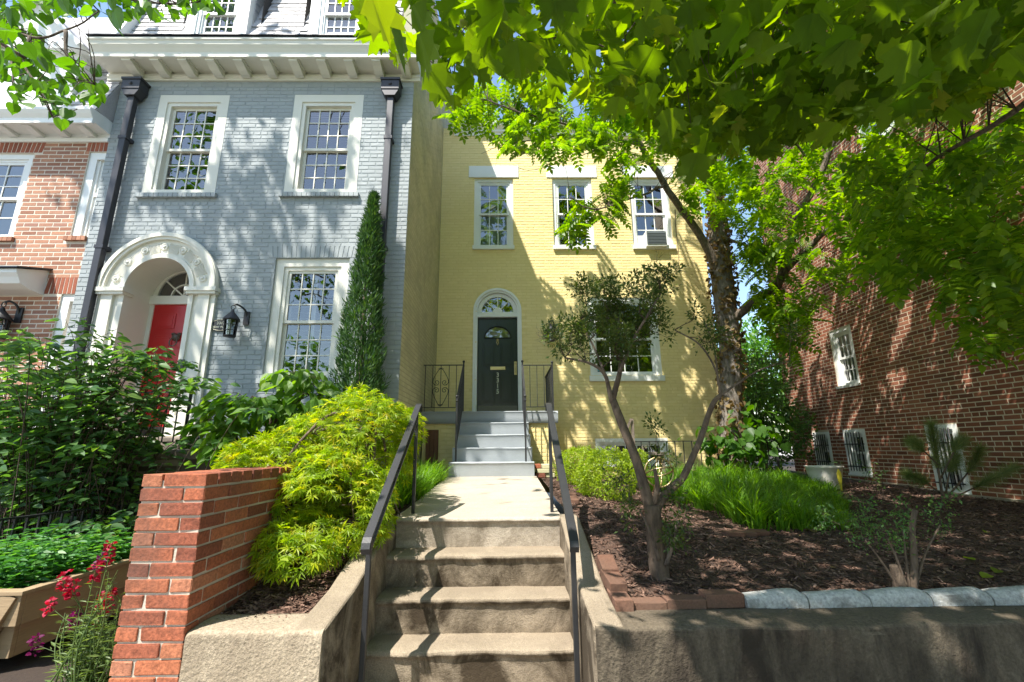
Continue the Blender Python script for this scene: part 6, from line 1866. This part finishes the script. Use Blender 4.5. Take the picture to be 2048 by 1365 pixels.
def corner_shrub():
    base = onZ(1815, 1188, .75)
    t = thing('bare_shrub', base, 'thin sparse shrub on a cut stump near the pale edging stones', 'shrub'); Y0 = base.y
    Q = lambda x, y, dy=0: onY(x, y, Y0 + dy); rg = np.random.default_rng(95)
    limb(t, 'trunk', [Q(1826, 1190), Q(1828, 1120), Q(1824, 1060), Q(1830, 1020)], .022, .014, M['bark_smooth'], 8)
    limb(t, 'stump', [Q(1806, 1195), Q(1795, 1160), Q(1786, 1130)], .04, .02, M['bark_smooth'], 8)
    for p in ([(1820, 1180), (1812, 1120), (1806, 1060)], [(1815, 1180), (1790, 1110), (1770, 1070)], [(1800, 1180), (1760, 1120), (1730, 1080)], [(1830, 1180), (1850, 1110), (1880, 1050)]):
        limb(t, 'stem', [Q(*q) for q in p], .010, .004, M['bark_smooth'], 6)
    segs = []; ends = []
    roots = [(Q(px, py, rg.uniform(-.1, .15)), Vector((rg.normal(0, .8), rg.normal(0, .8), .3))) for px, py in ((1806, 1060), (1770, 1070), (1730, 1080), (1880, 1050), (1790, 1100), (1760, 1060), (1700, 1060), (1850, 1080), (1680, 1050), (1740, 1040), (1840, 1040), (1800, 1080))]
    branchy(t, rg, roots, 2, .10, .003, segs, ends, .15, 1.0); twig_mesh(t, 'twigs', segs, M['twig'], 3)
    P = np.array([tuple(p + Vector(rg.normal(0, .02, 3))) for p, d, q in ends for _ in range(4)]); k = len(P)
    crown_part(t, 'leaves', T_SMALL, P, rnd_dirs(rg, k), rnd_dirs(rg, k, 1, .6), rg.uniform(.014, .028, k), M['leaf_shrub'])
corner_shrub()

def boxwood(px, py, Y, r, label, seed, flat=.9):
    c = onY(px, py, Y); base = Vector((c.x, Y, garden_z(c.x, Y)))
    t = thing('boxwood', base, label, 'shrub', 'clipped boxwoods beside the porch'); rg = np.random.default_rng(seed)
    limb(t, 'trunk', [base, base + Vector((0, 0, .2))], .02, .015, M['bark'], 6)
    n = int(9000 * (r / .33) ** 2); P, D = ell_shell(rg, n, (c.x, Y, max(c.z, base.z + r * flat * .7)), (r, r, r * flat), .72)
    l = np.array([vnoise(p, 7, seed) + .6 * vnoise(p, 16, seed + 2) for p in P]); P = P + D * (l * .07)[:, None]; ok = (P[:, 2] > base.z) & (l > -.45); P, D = P[ok], D[ok]; k = len(P)
    crown_part(t, 'crown', T_SMALL, P, D * .7 + rg.normal(0, .6, (k, 3)), D + rg.normal(0, .6, (k, 3)) + np.array([0, 0, .4]), rg.uniform(.018, .036, k), M['leaf_box'])
boxwood(1160, 938, 6.6, .33, 'round boxwood bush closest to the porch steps', 101)
boxwood(1213, 975, 5.3, .34, 'largest boxwood bush, nearest the camera beside the walk', 102)
boxwood(1268, 925, 6.9, .20, 'small boxwood bush behind the azalea trunk below the basement window', 103)

def grass(name, label, n, sampler, hmin, hmax, seed, mat='leaf_grass', w=.006):
    rg = np.random.default_rng(seed); x, y, s = sampler(rg, n); n = len(x)
    z = np.array([garden_z(a, b) for a, b in zip(x, y)]) - .01
    # blades grow in tufts and arch away from the heart of each tuft
    tc = rg.integers(0, n, max(8, n // 34)); own = rg.integers(0, len(tc), n); ang = rg.uniform(0, 2 * np.pi, n); rr_ = np.abs(rg.normal(0, .045, n))
    x = x[tc][own] + rr_ * np.cos(ang); y = y[tc][own] + rr_ * np.sin(ang); s = s[tc][own]
    z = np.array([garden_z(a, b) for a, b in zip(x, y)]) - .01
    H = rg.uniform(hmin, hmax, n) * s * rg.choice([.6, .85, 1.0, 1.1], n); a = ang + rg.normal(0, .5, n); be = rg.uniform(.2, 1.0, n) + rr_ * 9
    d = np.stack([np.cos(a), np.sin(a)], 1); side = np.stack([-np.sin(a), np.cos(a), np.zeros(n)], 1) * (w * rg.uniform(.7, 1.3, n))[:, None]
    rows = []
    for t_ in (0, .35, .7, 1.0):
        off = be * t_ ** 2 * H * .75; c = np.stack([x + d[:, 0] * off, y + d[:, 1] * off, z + H * (t_ - .32 * be * t_ ** 3)], 1); ww = (1 - t_ ** 2 * .9)
        rows += [c - side * ww, c + side * ww]
    V = np.stack(rows, 1).reshape(-1, 3); fl = np.array([(0, 1, 3, 2), (2, 3, 5, 4), (4, 5, 7, 6)])
    me = raw_mesh(name, V, (np.arange(n)[:, None, None] * 8 + fl[None]).ravel(), np.arange(3 * n) * 4, np.full(3 * n, 4))
    return tag(link(name, me, None, M[mat]), label, 'grass', kind='stuff')
def bed(rg, n):
    x = rg.uniform(1.3, 5.0, n * 2); y = rg.uniform(4.4, 8.1, n * 2)
    px, py, _ = project(np.stack([x, y, np.full(len(x), .95)], 1))
    ok = in_poly(px, py, [(1285, 965), (1300, 930), (1420, 925), (1500, 920), (1600, 935), (1650, 965), (1695, 1010), (1690, 1030), (1620, 1050), (1540, 1046), (1470, 1020), (1400, 1000), (1330, 990)])
    ok &= np.array([vnoise((a, b, 0), 2.2, 4) for a, b in zip(x, y)]) > -.35
    x, y, px = x[ok][:n], y[ok][:n], px[ok][:n]; return x, y, (1 + .35 * np.array([vnoise((a, b, 0), 3, 7) for a, b in zip(x, y)])) * np.interp(px, [1480, 1690], [1, .34])
grass('lilyturf_grass', 'bright green lilyturf filling the bed below the yellow house', 16000, bed, .28, .50, 111)
def strip(rg, n):
    y = rg.uniform(4.3, 6.85, n); x = -.93 - .45 * rg.random(n) ** 1.2; return x, y, np.ones(n)
grass('lilyturf_grass', 'strip of green grass along the left edge of the walk', 4200, strip, .22, .40, 112)

def pine():
    base = onZ(1888, 1018, .83)
    t = thing('pine_sapling', base, 'small straggly pine sapling in front of the brick wall', 'tree'); rg = np.random.default_rng(121); Y0 = base.y
    Q = lambda x, y, dy=0: onY(x, y, Y0 + dy)
    br = [[(1888, 1018), (1880, 960), (1870, 900), (1862, 850)], [(1888, 1005), (1930, 985), (1980, 960), (2030, 935)], [(1885, 990), (1850, 965), (1815, 950)], [(1880, 960), (1910, 900), (1925, 880)], [(1876, 930), (1845, 900), (1825, 885)], [(1892, 985), (1900, 940), (1912, 915)], [(1890, 1000), (1940, 940), (1960, 900)]]
    P = []; T_ = []
    for k, b in enumerate(br):
        W = [Q(x, y, rg.uniform(-.2, .2) * i / 3) for i, (x, y) in enumerate(b)]
        limb(t, 'trunk' if k == 0 else 'limb', W, .02 if k == 0 else .011, .005, M['bark_smooth'], 6)
        S_ = spline(W, 8)
        for i in range(int(len(S_) * .45), len(S_)):
            p = S_[i]; tg = (S_[i] - S_[i - 1]).normalized()
            for _ in range(130): v = Vector(rg.normal(0, 1, 3)).normalized() + tg * .9; P.append(tuple(p)); T_.append(tuple(v))
    P = np.array(P); T_ = np.array(T_); k = len(P)
    V0 = np.array([(-.012, 0, 0), (.012, 0, 0), (.006, 1, -.12), (-.006, 1, -.12)]); crown_part(t, 'needles', (V0, [[0, 1, 2, 3]]), P, T_, rnd_dirs(rg, k), rg.uniform(.07, .14, k), M['leaf_pine'])
pine()
cane_shrub('wall_sapling', 'thin twiggy sapling between white pot and pine sapling', tuple(onZ(1748, 1000, .86)), 7, (.22, .2), .62, T_OVATE, .035, M['leaf_shrub'], 131, 9, (0, 0, 0), 0, 'shrub')

def catalpa():
    base = Vector((4.0, 8.0, garden_z(4.0, 8.0)))
    t = thing('broadleaf_sapling', base, 'sapling with large heart-shaped leaves at foot of the ivy trunk', 'tree'); rg = np.random.default_rng(141); P = []; T_ = []; segs = []
    for k in range(9):
        e = onY(*(list(((1400, 860), (1440, 850), (1480, 850), (1520, 845), (1550, 850), (1420, 890), (1470, 885), (1520, 880), (1500, 835)))[k]), 7.9 + rg.uniform(-.2, .2)); pts = spline([base, (base + e) / 2 + Vector((0, 0, .1)), e], 6); segs.append((pts, .008))
        for i in range(22): p = pts[rg.integers(5, len(pts))] + Vector(rg.normal(0, .14, 3)); P.append(tuple(p)); T_.append((rg.normal(0, .6), rg.normal(0, .6) - .3, -.6))
    k = len(P); twig_mesh(t, 'stems', segs, M['twig']); crown_part(t, 'crown', T_HEART, np.array(P), np.array(T_), rnd_dirs(rg, k, 1.2, .5), rg.uniform(.10, .20, k), M['leaf_linden'], 150)
catalpa()

def mass_tree(name, label, base, crowns, n, ls, mat, seed, trunk_r=.1, T=T_OVATE, singles=0):
    base = Vector(base); t = thing(name, base, label, 'tree'); rg = np.random.default_rng(seed)
    c0 = Vector(crowns[0][0]); limb(t, 'trunk', [base, (base + c0) / 2 + Vector((.05, 0, 0)), c0], trunk_r, trunk_r * .4, M['bark'], 8); Ps = []
    tot = sum(r[0] * r[2] for _, r in crowns)
    for c, r in crowns:
        limb(t, 'limb', [(base + c0) / 2, (Vector(c) + c0) / 2, Vector(c)], trunk_r * .4, trunk_r * .1, M['bark'], 6)
        p, d = ell_shell(rg, int(n * r[0] * r[2] / tot), c, r, .3); Ps.append(p)
    P = np.concatenate(Ps); P = P[np.array([vnoise(p, 1.5 / max(.4, crowns[0][1][0] * .5), seed % 9) + .6 * vnoise(p, 4, 3) for p in P]) > -.15]; k = len(P)
    tip = rnd_dirs(rg, k, -.4, 1); crown_part(t, 'crown', T, P, tip, rnd_dirs(rg, k, .9, .8), rg.uniform(.7, 1.3, k) * ls, M[mat], singles)
mass_tree('garden_tree', 'dense dark shrubby tree in the gap between the two houses', (5.3, 9.6, .95), [((5.2, 9.8, 2.6), (.9, .7, 1.1)), ((5.8, 9.5, 1.9), (.6, .5, .7)), ((4.9, 9.4, 1.7), (.5, .4, .6)), ((5.7, 9.9, 3.0), (.6, .5, .7)), ((5.4, 10.3, 1.5), (1.0, .5, .7)), ((6.1, 10.5, 2.3), (.5, .4, .8))], 9500, .085, 'leaf_shrub', 151, .06)
mass_tree('distant_tree', 'bright green tree behind the gap between the houses', (11.0, 21, .9), [((10.6, 21, 5.2), (2.6, 2.0, 2.3)), ((12.8, 21.5, 5.6), (2.4, 2, 2.4)), ((9.4, 21, 3.4), (1.8, 1.5, 1.6)), ((11.5, 20.5, 3.2), (2.2, 1.5, 1.8))], 9000, .22, 'leaf_far', 152, .2)
mass_tree('distant_tree', 'taller hazy tree seen behind the yellow house corner', (9.0, 30, .9), [((9.3, 30, 6.0), (2.4, 2.0, 2.6)), ((12.5, 31, 6.5), (3, 2, 2.5))], 5000, .3, 'leaf_far', 153, .2)

# weeds and fallen green bits on the mulch
def litter():
    rg = np.random.default_rng(161)
    spots = [(1970, 1065, .05), (1660, 1135, .02), (1840, 1075, .03), (1950, 1120, .05), (1990, 1145, .06), (1965, 1155, .06), (1600, 1072, .02), (1680, 1185, .025), (560, 1120, .03)]
    labs = ['green leaf lying on mulch near the right photo edge', 'small pale leaf on mulch left of the sparse shrub', 'pale yellow leaf on mulch right of the sparse shrub', 'green leaf sprig on mulch by the last edging stones', 'green fallen leaf closest to the lower right corner', 'green fallen leaf left of the lower right corner one',
            'tiny yellow leaf on mulch below the lilyturf', 'small tan leaf just behind the edging stones', 'tiny green leaf on mulch beneath the Japanese maple']
    for (px, py, s), lb in zip(spots, labs):
        p = onZ(px, py, .78); p = onZ(px, py, garden_z(p.x, p.y) + .02)
        me = leaf_mesh('fallen_leaf', T_OVATE, [tuple(p)], [tuple(rg.normal(0, 1, 2)) + (.1,)], [(.1, -.3, 1)], [s * 2]); tag(link('fallen_leaf', me, None, M['leaf_box'] if 'green' in lb else M['leaf_dry']), lb, 'leaf', 'fallen leaves')
litter()

# ------------------------------------------------------------------ trees across the street (seen in the window panes)
for k, (x, y, h) in enumerate(((-13, -15, 9), (-5.5, -16.5, 11), (2.5, -15, 10), (10, -16, 11), (17, -15, 9))):
    mass_tree('street_tree', ['leftmost', 'second from left', 'middle', 'second from right', 'rightmost'][k] + ' tree across the street mirrored in the window panes', (x, y, -.1),
              [((x, y, h * .6), (3.2, 2.8, h * .36)), ((x - 1.5, y, h * .45), (2.4, 2.2, 2.4)), ((x + 1.6, y + .3, h * .5), (2.4, 2.2, 2.6))], 2600, .42, 'leaf_far', 170 + k, .22)
